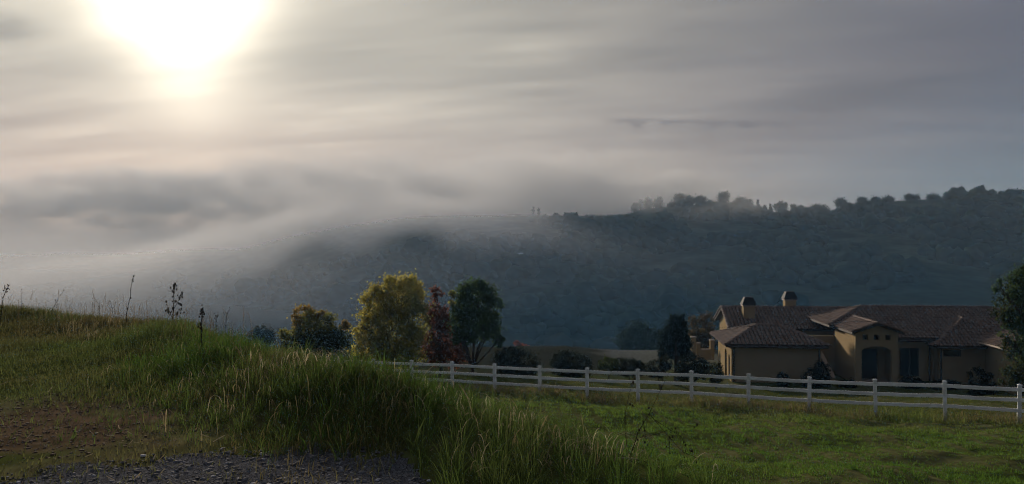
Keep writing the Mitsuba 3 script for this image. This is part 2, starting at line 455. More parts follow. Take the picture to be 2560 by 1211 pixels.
def tree(key, base, lobes, tones, n, leaf, label, cat_='tree', group=None, trunk=.14, clump=48, spreadf=.145, seed=0, fork=.35, droop=.3, trunk_label=None):
    gen = np.random.default_rng(seed + 100)
    base = np.asarray(base, float)
    L = np.asarray(lobes, float)
    top = L[np.argmax(L[:, 2])]
    mid = L[:, :3].mean(0)
    f0 = base + (mid - base) * [fork, fork, fork] + [0, 0, .1]
    f0[:2] = base[:2] + .3 * (mid[:2] - base[:2])
    parts = [tube([base - [0, 0, .3], base + (f0 - base) * .5 + gen.normal(size=3) * trunk * .25, f0], [trunk * 1.25, trunk, trunk * .85], 8)]
    for l in L:
        e = l[:3] + [0, 0, .25 * l[5]]
        m1 = f0 + (e - f0) * .5 + gen.normal(size=3) * .12 * np.linalg.norm(e - f0) * [1, 1, .4]
        parts.append(tube([f0 - [0, 0, .05], m1, e], [trunk * .62, trunk * .34, trunk * .06], 6))
        for _ in range(5):
            d = gen.normal(size=3)
            d /= np.linalg.norm(d)
            q = l[:3] + d * l[3:] * .85
            st = m1 + (e - m1) * gen.uniform(0, .8)
            parts.append(tube([st, st + (q - st) * .55 + gen.normal(size=3) * .05, q], [trunk * .2, trunk * .12, trunk * .03], 4))
    add(f'{key}__trunk', cat(parts), 'mat_bark', True)
    pos, lobe, k = crown_points(L, n, clump, spreadf, gen)
    t = np.asarray(tones, float)
    t = t[np.arange(len(L)) % len(t)] if t.ndim == 2 else np.tile(t, (len(L), 1))
    ck = gen.uniform(.65, 1.35, k.max() + 1)
    tone = t[lobe] * ck[k][:, None] * gen.uniform(.75, 1.25, (n, 1)) * gen.uniform(.93, 1.07, (n, 3))
    m, c = leaf_cards(pos, np.full(n, leaf), np.clip(tone, 0, .95), droop, gen)
    add(f'{key}__crown', m, 'mat_leaf', False, c)
    place(key, label, cat_, group)


def gz(x, y):
    return float(ground_height(np.array([x]), np.array([y]))[0])


YEL, OLV, GRN, RED, ORG, DKG, BRN = (.45, .40, .10), (.27, .27, .075), (.070, .115, .045), (.165, .068, .038), (.34, .24, .05), (.055, .070, .028), (.11, .085, .04)
p = px(985, 905, 56)
tree('tree', (p[0], 56, gz(p[0], 56)), lobes_px(56, [(990, 745, 70, 52), (1022, 722, 38, 36), (945, 762, 42, 52), (928, 822, 45, 48), (990, 825, 76, 66), (1032, 792, 40, 58), (905, 806, 15, 20), (918, 872, 36, 36), (1000, 885, 58, 34), (962, 712, 24, 22)]),
     [YEL, YEL, YEL, YEL, OLV, OLV, YEL, YEL, OLV, YEL], 25000, .16, 'tall full tree with yellow green autumn leaves behind the end of the white fence', seed=1)
p = px(1102, 905, 58)
tree('tree_001', (p[0], 58, gz(p[0], 58)), lobes_px(58, [(1092, 742, 15, 26), (1078, 790, 22, 30), (1098, 782, 24, 36), (1100, 842, 46, 50), (1122, 880, 48, 34), (1075, 850, 24, 34), (1084, 890, 34, 26), (1110, 800, 22, 30)]), RED, 7500, .16,
     'narrow dark red tree squeezed between the yellow tree and the green tree', seed=2)
p = px(1178, 905, 54)
tree('tree_002', (p[0], 54, gz(p[0], 54)), lobes_px(54, [(1190, 748, 50, 48), (1168, 730, 20, 24), (1206, 717, 20, 22), (1230, 772, 26, 44), (1150, 786, 24, 38), (1186, 806, 60, 40), (1224, 828, 32, 28), (1160, 842, 30, 18), (1246, 850, 14, 16), (1126, 745, 9, 30)]),
     [GRN, GRN, GRN, GRN, GRN, GRN, GRN, GRN, GRN, OLV], 17000, .15, 'dark green rounded tree with a bare forked trunk above the white fence', seed=3, fork=.12, trunk=.13)
p = px(800, 895, 64)
tree('tree_003', (p[0], 64, gz(p[0], 64)), lobes_px(64, [(790, 806, 46, 32), (758, 796, 28, 30), (797, 778, 20, 20), (728, 836, 32, 22), (800, 852, 66, 36), (850, 846, 30, 30), (862, 818, 13, 16), (745, 872, 40, 26)]),
     [OLV, ORG, ORG, OLV, DKG, DKG, ORG, DKG], 16000, .17, 'low broad tree with orange tipped green foliage rising behind the grassy mound', seed=4)
p = px(1690, 895, 57)
tree('conifer', (p[0], 57, gz(p[0], 57)), lobes_px(57, [(1690, 842, 28, 50), (1668, 856, 18, 42), (1684, 802, 9, 22), (1707, 808, 9, 24), (1713, 862, 14, 38), (1660, 884, 16, 20), (1700, 880, 28, 22), (1688, 820, 16, 30)]), (.018, .028, .020), 16000, .13,
     'dark evergreen with pointed tops left of the house', 'conifer', seed=5, spreadf=.14)
p = px(1750, 880, 78)
tree('tree_004', (p[0], 78, gz(p[0], 78)), lobes_px(78, [(1748, 826, 32, 40), (1770, 815, 22, 30), (1735, 850, 26, 30), (1762, 855, 30, 30)]), BRN, 7000, .16, 'brownish tree half hidden between the evergreen and the house gable', seed=6)
p = px(2640, 990, 47)
tree('tree_005', (p[0], 47, gz(p[0], 47)), lobes_px(47, [(2640, 800, 88, 110), (2580, 740, 50, 70), (2565, 850, 36, 70), (2600, 930, 60, 60), (2545, 800, 30, 30), (2535, 730, 28, 26), (2530, 945, 22, 40), (2660, 690, 80, 70), (2548, 690, 26, 30), (2515, 780, 22, 40), (2512, 860, 20, 34), (2500, 720, 14, 22)]),
     [DKG, DKG, GRN, DKG, GRN, GRN, DKG, DKG, GRN, DKG, DKG, GRN], 28000, .13, 'large dark loose tree cut off by the right edge of the view', seed=7, trunk=.2, spreadf=.2)
p = px(655, 850, 150)
tree('tree_006', (p[0], 150, gz(p[0], 150)), lobes_px(150, [(655, 835, 27, 20), (640, 842, 18, 15), (672, 842, 18, 14)]), (.07, .07, .045), 3500, .35, 'grey rounded tree faint in the haze just over the grassy slope', seed=8)
p = px(1296, 880, 105)
tree('tree_007', (p[0], 105, gz(p[0], 105)), lobes_px(105, [(1296, 866, 14, 14), (1308, 874, 12, 14), (1284, 880, 12, 12)]), (.26, .075, .035), 2500, .22, 'small red tree showing over the round clipped shrub', seed=9)
p = px(1600, 890, 135)
tree('tree_008', (p[0], 135, gz(p[0], 135)), lobes_px(135, [(1598, 838, 40, 32), (1570, 852, 30, 26), (1630, 850, 30, 28), (1600, 862, 50, 24)]), (.030, .042, .024), 6000, .32, 'broad dark hazy tree in the valley left of the evergreen', seed=10)


def shrub(key, rows, Y, tone, n, leaf, label, seed, group=None):
    L = np.asarray(lobes_px(Y, rows, .95), float)
    gen = np.random.default_rng(seed + 500)
    low = L[:, 2].min()
    x, y = L[:, 0].mean(), L[:, 1].mean()
    g = gz(x, y)
    parts = []
    for l in L:
        parts.append(tube([(x, y, g - .1), (.5 * (x + l[0]), .5 * (y + l[1]), .5 * (g + l[2])), l[:3] + [0, 0, .4 * l[5]]], [.05, .035, .012], 5))
    add(f'{key}__stem', cat(parts), 'mat_bark', True)
    # reach down to the ground
    L2 = [tuple(l) for l in L] + [(l[0], l[1], max(g + .25, l[2] - l[5] * .8), l[3] * .95, l[4], max(.25, l[5] * .6)) for l in L]
    pos, lobe, k = crown_points(L2, n, 18, .10, gen, .7)
    pos[:, 2] = np.maximum(pos[:, 2], g + .02)
    ck = gen.uniform(.7, 1.3, k.max() + 1)
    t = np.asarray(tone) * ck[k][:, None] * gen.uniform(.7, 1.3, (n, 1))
    m, c = leaf_cards(pos, np.full(n, leaf), t, .1, gen)
    add(f'{key}__foliage', m, 'mat_leaf', False, c)
    place(key, label, 'shrub', group)


shrub('shrub', [(1290, 905, 58, 34), (1272, 896, 34, 26)], 52, (.020, .027, .018), 9000, .10, 'large round clipped shrub right of the green tree behind the fence', 1)
shrub('shrub_001', [(1428, 908, 52, 26), (1410, 898, 26, 18)], 52, (.020, .027, .018), 7500, .10, 'second dome shaped dark shrub along the fence, wider than tall', 2)
shrub('shrub_002', [(1522, 908, 26, 13)], 51, (.055, .075, .020), 2200, .09, 'small lighter green bush between the dome shrubs and the evergreen', 3)
shrub('shrub_003', [(1565, 914, 36, 17), (1596, 918, 22, 14)], 53, (.022, .028, .018), 4500, .10, 'low spreading dark shrub below the pale field', 4)
shrub('shrub_004', [(1640, 918, 26, 18), (1665, 905, 18, 14)], 54, (.028, .032, .020), 3500, .10, 'dull bush at the foot of the evergreen', 5)
shrub('shrub_005', [(1728, 912, 36, 28), (1752, 920, 24, 24), (1705, 922, 22, 22)], 55, (.035, .040, .022), 6500, .10, 'wide flowering bush in front of the terrace wall', 6)
shrub('shrub_006', [(1790, 928, 18, 22)], 55.5, (.030, .035, .020), 2500, .09, 'upright bush before the arches of the lit house wall', 7)
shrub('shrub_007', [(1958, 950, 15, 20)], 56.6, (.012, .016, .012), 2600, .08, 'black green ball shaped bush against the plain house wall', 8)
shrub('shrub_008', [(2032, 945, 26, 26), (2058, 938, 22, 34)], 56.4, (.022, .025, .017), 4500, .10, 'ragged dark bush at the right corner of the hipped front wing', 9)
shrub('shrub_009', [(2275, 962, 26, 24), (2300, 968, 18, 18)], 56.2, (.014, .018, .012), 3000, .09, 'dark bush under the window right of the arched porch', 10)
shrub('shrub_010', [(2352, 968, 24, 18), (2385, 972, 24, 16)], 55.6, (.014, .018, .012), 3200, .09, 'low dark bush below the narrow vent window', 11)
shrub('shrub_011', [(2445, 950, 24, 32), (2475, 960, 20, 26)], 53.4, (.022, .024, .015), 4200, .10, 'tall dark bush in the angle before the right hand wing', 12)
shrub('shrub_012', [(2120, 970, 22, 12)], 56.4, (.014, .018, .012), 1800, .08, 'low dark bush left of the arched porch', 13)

# ---------------------------------------------------------------- trees along the near skyline, each its own; the rest of the hill is one wood
def hz(x, y):
    return float(hill_height(np.array([x]), np.array([y]))[0])


SKY_TREES = [  # (u, v of the crown's middle, half width, half height, kind)
    (1333, 525, 4, 7, 'r'), (1347, 524, 4, 7, 'r'), (1587, 515, 9, 9, 'r'), (1601, 508, 6, 13, 'r'), (1621, 507, 10, 12, 'r'), (1646, 507, 13, 11, 'r'), (1697, 497, 17, 14, 'r'), (1722, 500, 12, 12, 'r'), (1748, 501, 16, 12, 'r'),
    (1777, 509, 12, 10, 'r'), (1808, 494, 15, 14, 'r'), (1845, 504, 17, 12, 'r'), (1870, 508, 13, 13, 'r'), (1895, 514, 5, 14, 'c'), (1911, 519, 7, 11, 'c'), (1926, 521, 4, 12, 'c'), (1951, 514, 16, 12, 'r'), (1984, 519, 8, 9, 'r'),
    (2040, 520, 27, 9, 'r'), (2103, 506, 15, 12, 'r'), (2156, 504, 12, 10, 'r'), (2189, 502, 14, 9, 'r'), (2222, 499, 14, 8, 'r'), (2285, 494, 18, 7, 'r'), (2333, 491, 17, 7, 'r'), (2408, 489, 16, 8, 'r'), (2449, 485, 15, 8, 'r'), (2529, 482, 14, 9, 'r'), (2552, 482, 12, 8, 'r')]
SKY_LABELS = ['left of the two tiny trees standing alone on the misty skyline', 'right of the two tiny trees standing alone on the misty skyline', 'small round tree at the left foot of the skyline grove',
              'slim upright tree second in the skyline grove', 'round tree third from the left in the skyline grove', 'broad tree fourth from the left in the skyline grove', 'tall domed tree left of centre in the skyline grove',
              'tree just right of the tall domed tree in the skyline grove', 'wide flat topped tree in the middle of the skyline grove', 'low tree in the dip of the skyline grove', 'tallest tree of the skyline grove with a knob on top',
              'wide tree right of the tallest one in the skyline grove', 'last round tree at the right end of the skyline grove', 'leftmost and tallest of three thin conifers on the skyline', 'middle and widest of three thin conifers on the skyline',
              'rightmost and thinnest of three conifers on the skyline', 'big round tree alone right of the three skyline conifers', 'small egg shaped tree alone in the skyline gap', 'wide low mound of a tree in the skyline gap',
              'square topped tree where the right hand skyline begins to climb', 'pale topped tree second on the climbing skyline', 'tree third on the climbing skyline', 'fourth tree on the climbing skyline',
              'low tree midway along the climbing skyline', 'flat tree right of the middle of the climbing skyline', 'tree fifth from the right on the skyline', 'tree left of the last pair on the skyline',
              'tree standing up near the right end of the skyline', 'tree at the right end of the skyline']
for i, ((u, v, rw, rh, kind), lab) in enumerate(zip(SKY_TREES, SKY_LABELS)):
    x = (u - 1280) / F * 700
    Y = float(ridge_y(x)) - 4
    q = px(u, v, Y)
    g = hz(q[0], Y)
    w, h = rw * Y / F, rh * Y / F
    gen = np.random.default_rng(900 + i)
    if kind == 'c':
        L = [(q[0], Y, q[2] - h * .5, w, w, h * .5), (q[0], Y, q[2], w * .6, w * .6, h * .5), (q[0], Y, q[2] + h * .5, w * .25, w * .25, h * .55)]
        tree(numbered('skyline_conifer'), (q[0], Y, g), L, (.012, .020, .016), 900, 1.0, lab, 'conifer', 'trees on the skyline', trunk=.25, seed=60 + i, clump=16, spreadf=.2)
    else:
        L = [(q[0] + gen.normal() * .25 * w, Y + gen.normal() * .3 * w, q[2] + gen.normal() * .2 * h, w * gen.uniform(.6, .8), w * .8, h * gen.uniform(.65, .85)) for _ in range(3)] + [(q[0], Y, (q[2] + g) / 2, w * .85, w * .8, max(1.5, (q[2] - g) * .6))]
        tree(numbered('skyline_tree'), (q[0], Y, g), L, (.016, .028, .020), 2200 if w > 2.5 else 700, min(1.15, .3 * w), lab, 'tree', 'trees on the skyline', trunk=.3, seed=60 + i, clump=16, spreadf=.2)

gen = np.random.default_rng(77)
n = 7500
wx, wy = gen.uniform(-520, 560, n), 250 + 480 * gen.random(n) ** .8
ok = (np.abs(wx) < wy * .72 + 10) & (wy < ridge_y(wx) + 12) & (wy > 250 + 330 * sstep(120, -260, wx))
wx, wy = wx[ok], wy[ok]
wz = hill_height(wx, wy)
clr = nfbm(np.stack([wx / 60, wy / 60, 0 * wx], -1), 3, 81)
ok = clr < .60
ok &= ~((wx < 8) & (wz > np.interp(wx, [-520, -380, -248, -128, -54, 20, 60], [-52, -42, -26, -14, 2, 6, 8])))      # up there only fog shows
wx, wy, wz = wx[ok], wy[ok], wz[ok]
n = len(wx)
ico = trimesh.creation.icosphere(subdivisions=1)
r = np.clip(3.4 * np.exp(.38 * gen.normal(size=n)), 1.8, 8)
r = np.where((wx < 110) & (wy > ridge_y(wx) - 60), np.minimum(r, 2.0), r)
bump = 1 + .7 * (gen.random((n, len(ico.vertices), 1)) - .5)
v = ico.vertices[None] * bump * r[:, None, None] * [1, 1, .85]
v = v + np.stack([wx, wy, wz + r * .55], -1)[:, None]
f = ico.faces[None] + (np.arange(n) * len(ico.vertices))[:, None, None]
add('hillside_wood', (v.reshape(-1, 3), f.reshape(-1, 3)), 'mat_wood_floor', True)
place('hillside_wood', 'dark woods covering the hill across the valley', kind='stuff')

# valley trees and brush between the house and the hill: too hazy to count
n = 210
vx, vy = gen.uniform(-140, 190, n), gen.uniform(112, 330, n)
ok = (np.abs(vx) < vy * .72) & ~((vx > 0) & (vx < 36) & (vy < 150))
vx, vy = vx[ok], vy[ok]
L, tones = [], []
for a, b in zip(vx, vy):
    g = gz(a, b)
    rr = gen.uniform(1.6, 3.4)
    L.append((a, b, g + rr * .8, rr * 1.15, rr * 1.15, rr))
    tones.append([(.035, .045, .022), (.075, .055, .03), (.055, .055, .03)][gen.integers(3)])
pos, lobe, k = crown_points(L, 42000, 20, .16, gen, .5)
m, c = leaf_cards(pos, np.full(len(pos), .45), np.asarray(tones)[lobe] * gen.uniform(.6, 1.4, (len(pos), 1)), .2, gen)
add('valley_brush', m, 'mat_leaf', False, c)
place('valley_brush', 'hazy brush and small trees on the valley floor', kind='stuff')

# ---------------------------------------------------------------- the white rail fence
FA, FS = np.array([-3.04, 40.66]), np.array([2.178, -1.0999])
spots = [(FA + FS * i, 0) for i in range(-4, 11)]
corner = spots[-1][0]
spots += [(corner + np.array([.55, -2.37]) * k, 1) for k in (1, 2, 3)]
tops = []
jit = np.random.default_rng(5)
for k, (q, _) in enumerate(spots):
    tops.append(field_height(q[0], q[1]) + 1.47 + jit.normal() * .02)
POST_H = 1.47
for k, (q, leg) in enumerate(spots):
    key = numbered('fence__post')
    d = FS if leg == 0 else np.array([.55, -2.37])
    a = math.atan2(d[1], d[0])
    m = box([-.068, -.068, -2.0], [.068, .068, 0], .008)
    c = trimesh.convex.convex_hull(np.array([[x, y, z] for x in (-.083, .083) for y in (-.083, .083) for z in (.001, .025)] + [[x, y, .06] for x in (-.015, .015) for y in (-.015, .015)]))
    R = trimesh.transformations.rotation_matrix(a, [0, 0, 1])[:3, :3]
    lean = np.array([jit.normal() * .013, jit.normal() * .013, 1.0])
    def put(v):
        v = v @ R.T
        return np.stack([v[:, 0] + lean[0] * v[:, 2] + q[0], v[:, 1] + lean[1] * v[:, 2] + q[1], v[:, 2] + tops[k]], -1)
    add(key, (put(m[0]), m[1]), 'mat_fence')
    add(key + '__cap', (put(np.asarray(c.vertices)), c.faces), 'mat_fence')
for k in range(len(spots) - 1):
    (q0, _), (q1, leg) = spots[k], spots[k + 1]
    d3 = np.array([*(q1 - q0), tops[k + 1] - tops[k]])
    ln = np.linalg.norm(d3[:2])
    u = d3[:2] / ln
    for hgt in (-.15, -.535, -.925):
        key = numbered('fence__rail')
        s0, s1 = .06, ln - .06
        o = []
        sag = -abs(jit.normal()) * .014
        for t in (0, .5, 1):
            s = s0 + (s1 - s0) * t
            cz = tops[k] + d3[2] * s / ln + hgt + (sag if t == .5 else 0)
            o.append((q0 + u * s, cz))
        nrm = np.array([-u[1], u[0]]) * .02
        ring = [(nrm, -.062), (nrm, .062), (nrm * .7, .068), (-nrm * .7, .068), (-nrm, .062), (-nrm, -.062), (-nrm * .7, -.068), (nrm * .7, -.068)]
        V = np.array([[p[0] + w[0], p[1] + w[1], z + dz] for p, z in o for w, dz in ring])
        Fq = [[r * 8 + i, r * 8 + (i + 1) % 8, (r + 1) * 8 + (i + 1) % 8, (r + 1) * 8 + i] for r in range(2) for i in range(8)]
        add(key, (V, np.array(Fq)), 'mat_fence')
place('fence', 'long white three rail fence across the field below the house', 'fence')

# ---------------------------------------------------------------- the house
HO, HA = np.array([15.45, 58.0]), math.radians(-6.0)
HX, HY = np.array([math.cos(HA), math.sin(HA)]), np.array([-math.sin(HA), math.cos(HA)])


def hw(p):
    """House coordinates (right along the front, back, up) to the world."""
    p = np.atleast_2d(np.asarray(p, float))
    return np.column_stack([HO + p[:, :1] * HX + p[:, 1:2] * HY, p[:, 2] + HOUSE_Z])


def hpart(name, mesh, mat, smooth=False, parent='house'):
    key = numbered(f'{parent}__{name}')
    v, f = mesh if isinstance(mesh, tuple) else (mesh.vertices, mesh.faces)
    add(key, (hw(v), f), mat, smooth)
    return key


def panel(poly, axis, at, thick):
    """An upright slab from a shapely outline in (along, up); axis 'x': it stands across y at `at`; 'y': across x."""
    m = trimesh.creation.extrude_polygon(poly, thick, engine='earcut')
    v = np.asarray(m.vertices)
    w = np.column_stack([v[:, 0], at + v[:, 2], v[:, 1]]) if axis == 'x' else np.column_stack([at + v[:, 2], v[:, 0], v[:, 1]])
    return w, np.asarray(m.faces)


from shapely import Polygon, box as sbox
from shapely.geometry import Point


def arch(c, w, z0, spring, rise):
    t = np.linspace(0, np.pi, 17)
    return Polygon([(c - w / 2, z0), *[(c - w / 2 * math.cos(a), spring + rise * math.sin(a)) for a in t], (c + w / 2, z0)])


def plane_tiles(poly, pitch_dir):
    """Barrel tiles over a flat sloping outline: half-round runs side by side, each course lapping the one below."""
    P = np.asarray(poly, float)
    nrm = np.cross(P[1] - P[0], P[2] - P[0])
    nrm = nrm / np.linalg.norm(nrm)
    nrm = nrm if nrm[2] > 0 else -nrm
    dn = np.array([*pitch_dir, 0.0])
    dn = dn - nrm * (dn @ nrm)
    dn /= np.linalg.norm(dn)
    dn = dn if dn[2] < 0 else -dn
    ac = np.cross(nrm, dn)
    o = P[0]
    S = np.column_stack([(P - o) @ ac, (P - o) @ dn])
    sh = Polygon(S)
    out = []
    W, Ln = .29, .40
    a = np.linspace(0, np.pi, 5)
    for col in np.arange(S[:, 0].min() + W / 2, S[:, 0].max(), W):
        for rowi, row in enumerate(np.arange(S[:, 1].min(), S[:, 1].max(), Ln)):
            c = Point(col, row + Ln * .4)
            if not sh.contains(c):
                continue
            j = jit.normal(size=3) * [.006, .006, .006]
            s0, s1 = row - .03, row + Ln
            if not sh.contains(Point(col, s0)):
                s0 = row + Ln * .12
            if not sh.contains(Point(col, s1)):
                s1 = row + Ln * .85
            ring = []
            for s, lift, rr in ((s0, .012, .105), (s1, .045, .125)):
                ring.append([o + ac * (col + j[0] + rr * -math.cos(t)) + dn * s + nrm * (lift + j[2] + rr * .62 * math.sin(t)) for t in a])
            V = np.array(ring).reshape(-1, 3)
            Fc = [[i, i + 1, i + 6, i + 5] for i in range(4)]
            Fc = [[q[0], q[1], q[2]] for q in Fc] + [[q[0], q[2], q[3]] for q in Fc] + [[5, 6, 7], [5, 7, 8], [5, 8, 9]]
            out.append((V, np.array(Fc)))
    return out


def cap_run(p0, p1, r=.13):
    """Ridge tiles from p0 to p1, each lapping the next."""
    p0, p1 = np.asarray(p0, float), np.asarray(p1, float)
    L = np.linalg.norm(p1 - p0)
    d = (p1 - p0) / L
    sd = np.cross(d, [0, 0, 1.0])
    sd /= np.linalg.norm(sd)
    up = np.cross(sd, d)
    out = []
    n = max(1, int(round(L / .38)))
    for k in range(n):
        a0, a1 = p0 + d * L * k / n - d * .03, p0 + d * L * (k + 1) / n
        j = jit.normal() * .008
        t = np.linspace(-.25, np.pi + .25, 6)
        V = np.array([[q + sd * rr * math.cos(x) + up * (rr * .8 * math.sin(x) + l + j) for x in t] for q, rr, l in ((a0, r, .06), (a1, r * .86, .03))]).reshape(-1, 3)
        Fq = [[i, i + 1, i + 7, i + 6] for i in range(5)]
        Fc = [[q[0], q[1], q[2]] for q in Fq] + [[q[0], q[2], q[3]] for q in Fq] + [[0, 1, 2], [0, 2, 3], [0, 3, 4], [0, 4, 5]]
        out.append((V, np.array(Fc)))
    return out


def roof(planes, caps, label=None):
    """planes: (outline, horizontal downhill direction). A boarded slab, its tiles and its ridge tiles."""
    slabs, tiles = [], []
    for poly, dn in planes:
        P = np.asarray(poly, float)
        n = len(P)
        V = np.vstack([P, P - [0, 0, .16]])
        Fc = [[0, i, i + 1] for i in range(1, n - 1)] + [[n, n + i + 1, n + i] for i in range(1, n - 1)]
        for i in range(n):
            k = (i + 1) % n
            Fc += [[i, k, n + k], [i, n + k, n + i]]
        slabs.append((V, np.array(Fc)))
        tiles += plane_tiles(poly, dn)
    key = hpart('roof', cat(slabs), 'mat_dark_trim')
    if label:
        labels[key] = {'label': label}
    hpart('tile', cat(tiles), 'mat_tile', 40, key)
    labels[f'{key}__tile'] = {'label': 'brown barrel roof tiles', 'kind': 'stuff'}
    runs = [t for a, b in caps for t in cap_run(a, b)]
    hpart('ridge_tile', cat(runs), 'mat_tile', 40, key)
    labels[f'{key}__ridge_tile'] = {'label': 'row of ridge tiles', 'kind': 'stuff'}
    return key


def hip(x0, x1, y0, y1, ze, ra, rb):
    """A hipped roof over a rectangle; ra and rb are the two ends of its ridge."""
    a, b, c, d = (x0, y0, ze), (x1, y0, ze), (x1, y1, ze), (x0, y1, ze)
    if abs(ra[1] - rb[1]) < 1e-6:
        pl = [([a, b, rb, ra], (0, -1)), ([c, d, ra, rb], (0, 1)), ([d, a, ra], (-1, 0)), ([b, c, rb], (1, 0))]
        cp = [(ra, rb), (a, ra), (d, ra), (b, rb), (c, rb)]
    else:
        pl = [([a, b, ra], (0, -1)), ([c, d, rb], (0, 1)), ([d, a, ra, rb], (-1, 0)), ([b, c, rb, ra], (1, 0))]
        cp = [(ra, rb), (a, ra), (b, ra), (c, rb), (d, rb)]
    return pl, cp


# front left wing with the hipped roof and the arches in its lit side
side = sbox(.45, 0, 6.9, 2.72).difference(arch(1.45, .7, .02, 1.55, .35)).difference(arch(3.0, .95, .02, 1.65, .45))
hpart('wall', panel(side, 'y', .45, .26), 'mat_stucco')
labels['house__wall'] = {'label': 'sunlit ochre side wall with arched openings'}
hpart('wall', panel(sbox(.72, 0, 6.75, 2.72), 'x', .452, .24), 'mat_stucco')
hpart('wall', panel(sbox(.70, 0, 8.6, 2.72), 'y', 6.5, .25), 'mat_stucco')
hpart('wall', panel(sbox(.95, 0, 6.4, 2.72), 'x', 6.6, .24), 'mat_stucco')
for c, w, sp, ri in ((1.45, .7, 1.55, .35), (3.0, .95, 1.65, .45)):
    key = hpart('window', panel(arch(c, w + .1, .0, sp + .01, ri + .04).difference(arch(c, w - .08, .06, sp - .03, ri - .04)), 'y', .56, .09), 'mat_dark_trim')
    hpart('pane', panel(arch(c, w, .01, sp, ri), 'y', .605, .012), 'mat_glass', parent=key)
roof(*hip(0, 7.2, 0, 7.4, 2.75, (2.75, 3.4, 3.85), (4.45, 3.4, 3.85)), 'tiled hipped roof of the left front wing')

# main wing behind it: a gable towards the sun, two chimneys
gable = Polygon([(8.6, 0), (15.8, 0), (15.8, 3.12), (12.2, 4.36), (8.6, 3.12)])
hpart('wall', panel(gable, 'y', 1.9, .28), 'mat_stucco')
labels['house__wall_004'] = {'label': 'sunlit ochre gable end'}
hpart('wall', panel(sbox(2.19, 0, 14.5, 3.1), 'x', 8.6, .25), 'mat_stucco')
hpart('wall', panel(sbox(2.19, 0, 14.5, 3.1), 'x', 15.55, .25), 'mat_stucco')
roof([([(1.5, 8.2, 3.1), (14.5, 8.2, 3.1), (14.5, 12.2, 4.52), (1.5, 12.2, 4.52)], (0, -1)), ([(14.5, 16.2, 3.1), (1.5, 16.2, 3.1), (1.5, 12.2, 4.52), (14.5, 12.2, 4.52)], (0, 1))],
     [((1.5, 12.2, 4.52), (14.5, 12.2, 4.52)), ((1.52, 8.2, 3.12), (1.52, 12.2, 4.54)), ((1.52, 16.2, 3.12), (1.52, 12.2, 4.54))], 'long tiled gable roof with two chimneys')
key = hpart('vent', panel(Polygon([(12.0, 3.35), (12.4, 3.35), (12.4, 3.75), (12.2, 3.85), (12.0, 3.75)]), 'y', 1.86, .05), 'mat_dark_brown')
key = hpart('lamp', box([1.72, 10.3, 2.7], [1.9, 10.5, 3.0], .02), 'mat_dark_trim')


def chimney(x, y, w, d, z0, z1):
    key = hpart('chimney', box([x, y, z0], [x + w, y + d, z1]), 'mat_stucco')
    hpart('collar', box([x - .08, y - .08, z1 + .002], [x + w + .08, y + d + .08, z1 + .09], .015), 'mat_trim', parent=key)
    h = trimesh.convex.convex_hull(np.array([[x + (-.14 if i == 0 else w + .14), y + (-.14 if j == 0 else d + .14), z1 + .14] for i in (0, 1) for j in (0, 1)]
                                            + [[x + (.12 if i == 0 else w - .12), y + (.12 if j == 0 else d - .12), z1 + .78] for i in (0, 1) for j in (0, 1)]))
    hpart('cap', h, 'mat_metal', parent=key)
    for i in (0, 1):
        for j in (0, 1):
            hpart('bracket', box([x + i * (w - .06), y + j * (d - .06), z1 + .092], [x + i * (w - .06) + .06, y + j * (d - .06) + .06, z1 + .158]), 'mat_metal', parent=key)
    return key


labels[chimney(3.0, 9.9, .92, .9, 3.6, 4.75)] = {'label': 'left chimney with a dark flared hood'}
labels[chimney(7.1, 13.0, .92, .9, 3.9, 5.05)] = {'label': 'right chimney standing behind the ridge'}

# right block, higher, with the arched porch before it
hpart('wall', panel(sbox(9.8, 0, 26, 3.1), 'x', 2.35, .25), 'mat_stucco')
hpart('wall', panel(sbox(2.62, 0, 12.4, 3.0), 'y', 9.9, .25), 'mat_stucco')
roof([([(10.5, 1.9, 3.1), (26.8, 1.9, 3.1), (21.4, 7.3, 5.02), (11.6, 7.3, 5.02), (8.3, 4.0, 3.847)], (0, -1)), ([(26.8, 12.7, 3.1), (8.3, 12.7, 3.1), (8.3, 10.6, 3.847), (11.6, 7.3, 5.02), (21.4, 7.3, 5.02)], (0, 1)),
      ([(26.8, 1.9, 3.1), (26.8, 12.7, 3.1), (21.4, 7.3, 5.02)], (1, 0)), ([(8.3, 10.6, 3.847), (8.3, 4.0, 3.847), (11.6, 7.3, 5.02)], (-1, 0))],
     [((11.6, 7.3, 5.02), (21.4, 7.3, 5.02)), ((26.8, 1.9, 3.1), (21.4, 7.3, 5.02)), ((8.3, 4.0, 3.847), (11.6, 7.3, 5.02)), ((8.3, 10.6, 3.847), (11.6, 7.3, 5.02))], 'long tiled roof of the right block')
front = Polygon([(9.05, 0), (11.95, 0), (11.95, 3.78), (10.5, 4.32), (9.05, 3.78)]).difference(arch(10.5, 2.05, -.1, 2.36, .4))
for c in (9.72, 10.5, 11.28):
    front = front.difference(sbox(c - .19, 3.2, c + .19, 3.58))
hpart('wall', panel(front, 'x', .2, .32), 'mat_stucco')
labels['house__wall_009'] = {'label': 'porch front with a wide arch and three square holes'}
hpart('wall', panel(sbox(.525, 0, 5.2, 3.78), 'y', 9.05, .25), 'mat_stucco')
hpart('wall', panel(sbox(.525, 0, 2.34, 3.78), 'y', 11.7, .25), 'mat_stucco')
hpart('floor', box([9.31, .3, 0], [11.69, 4.9, .12]), 'mat_trim')
hpart('wall', panel(sbox(9.31, 0, 11.69, 3.3).difference(sbox(10.05, .12, 11.2, 2.35)), 'x', 2.1, .2), 'mat_stucco')
key = hpart('door', panel(sbox(10.07, .13, 11.18, 2.33), 'x', 2.2, .06), 'mat_dark_brown')
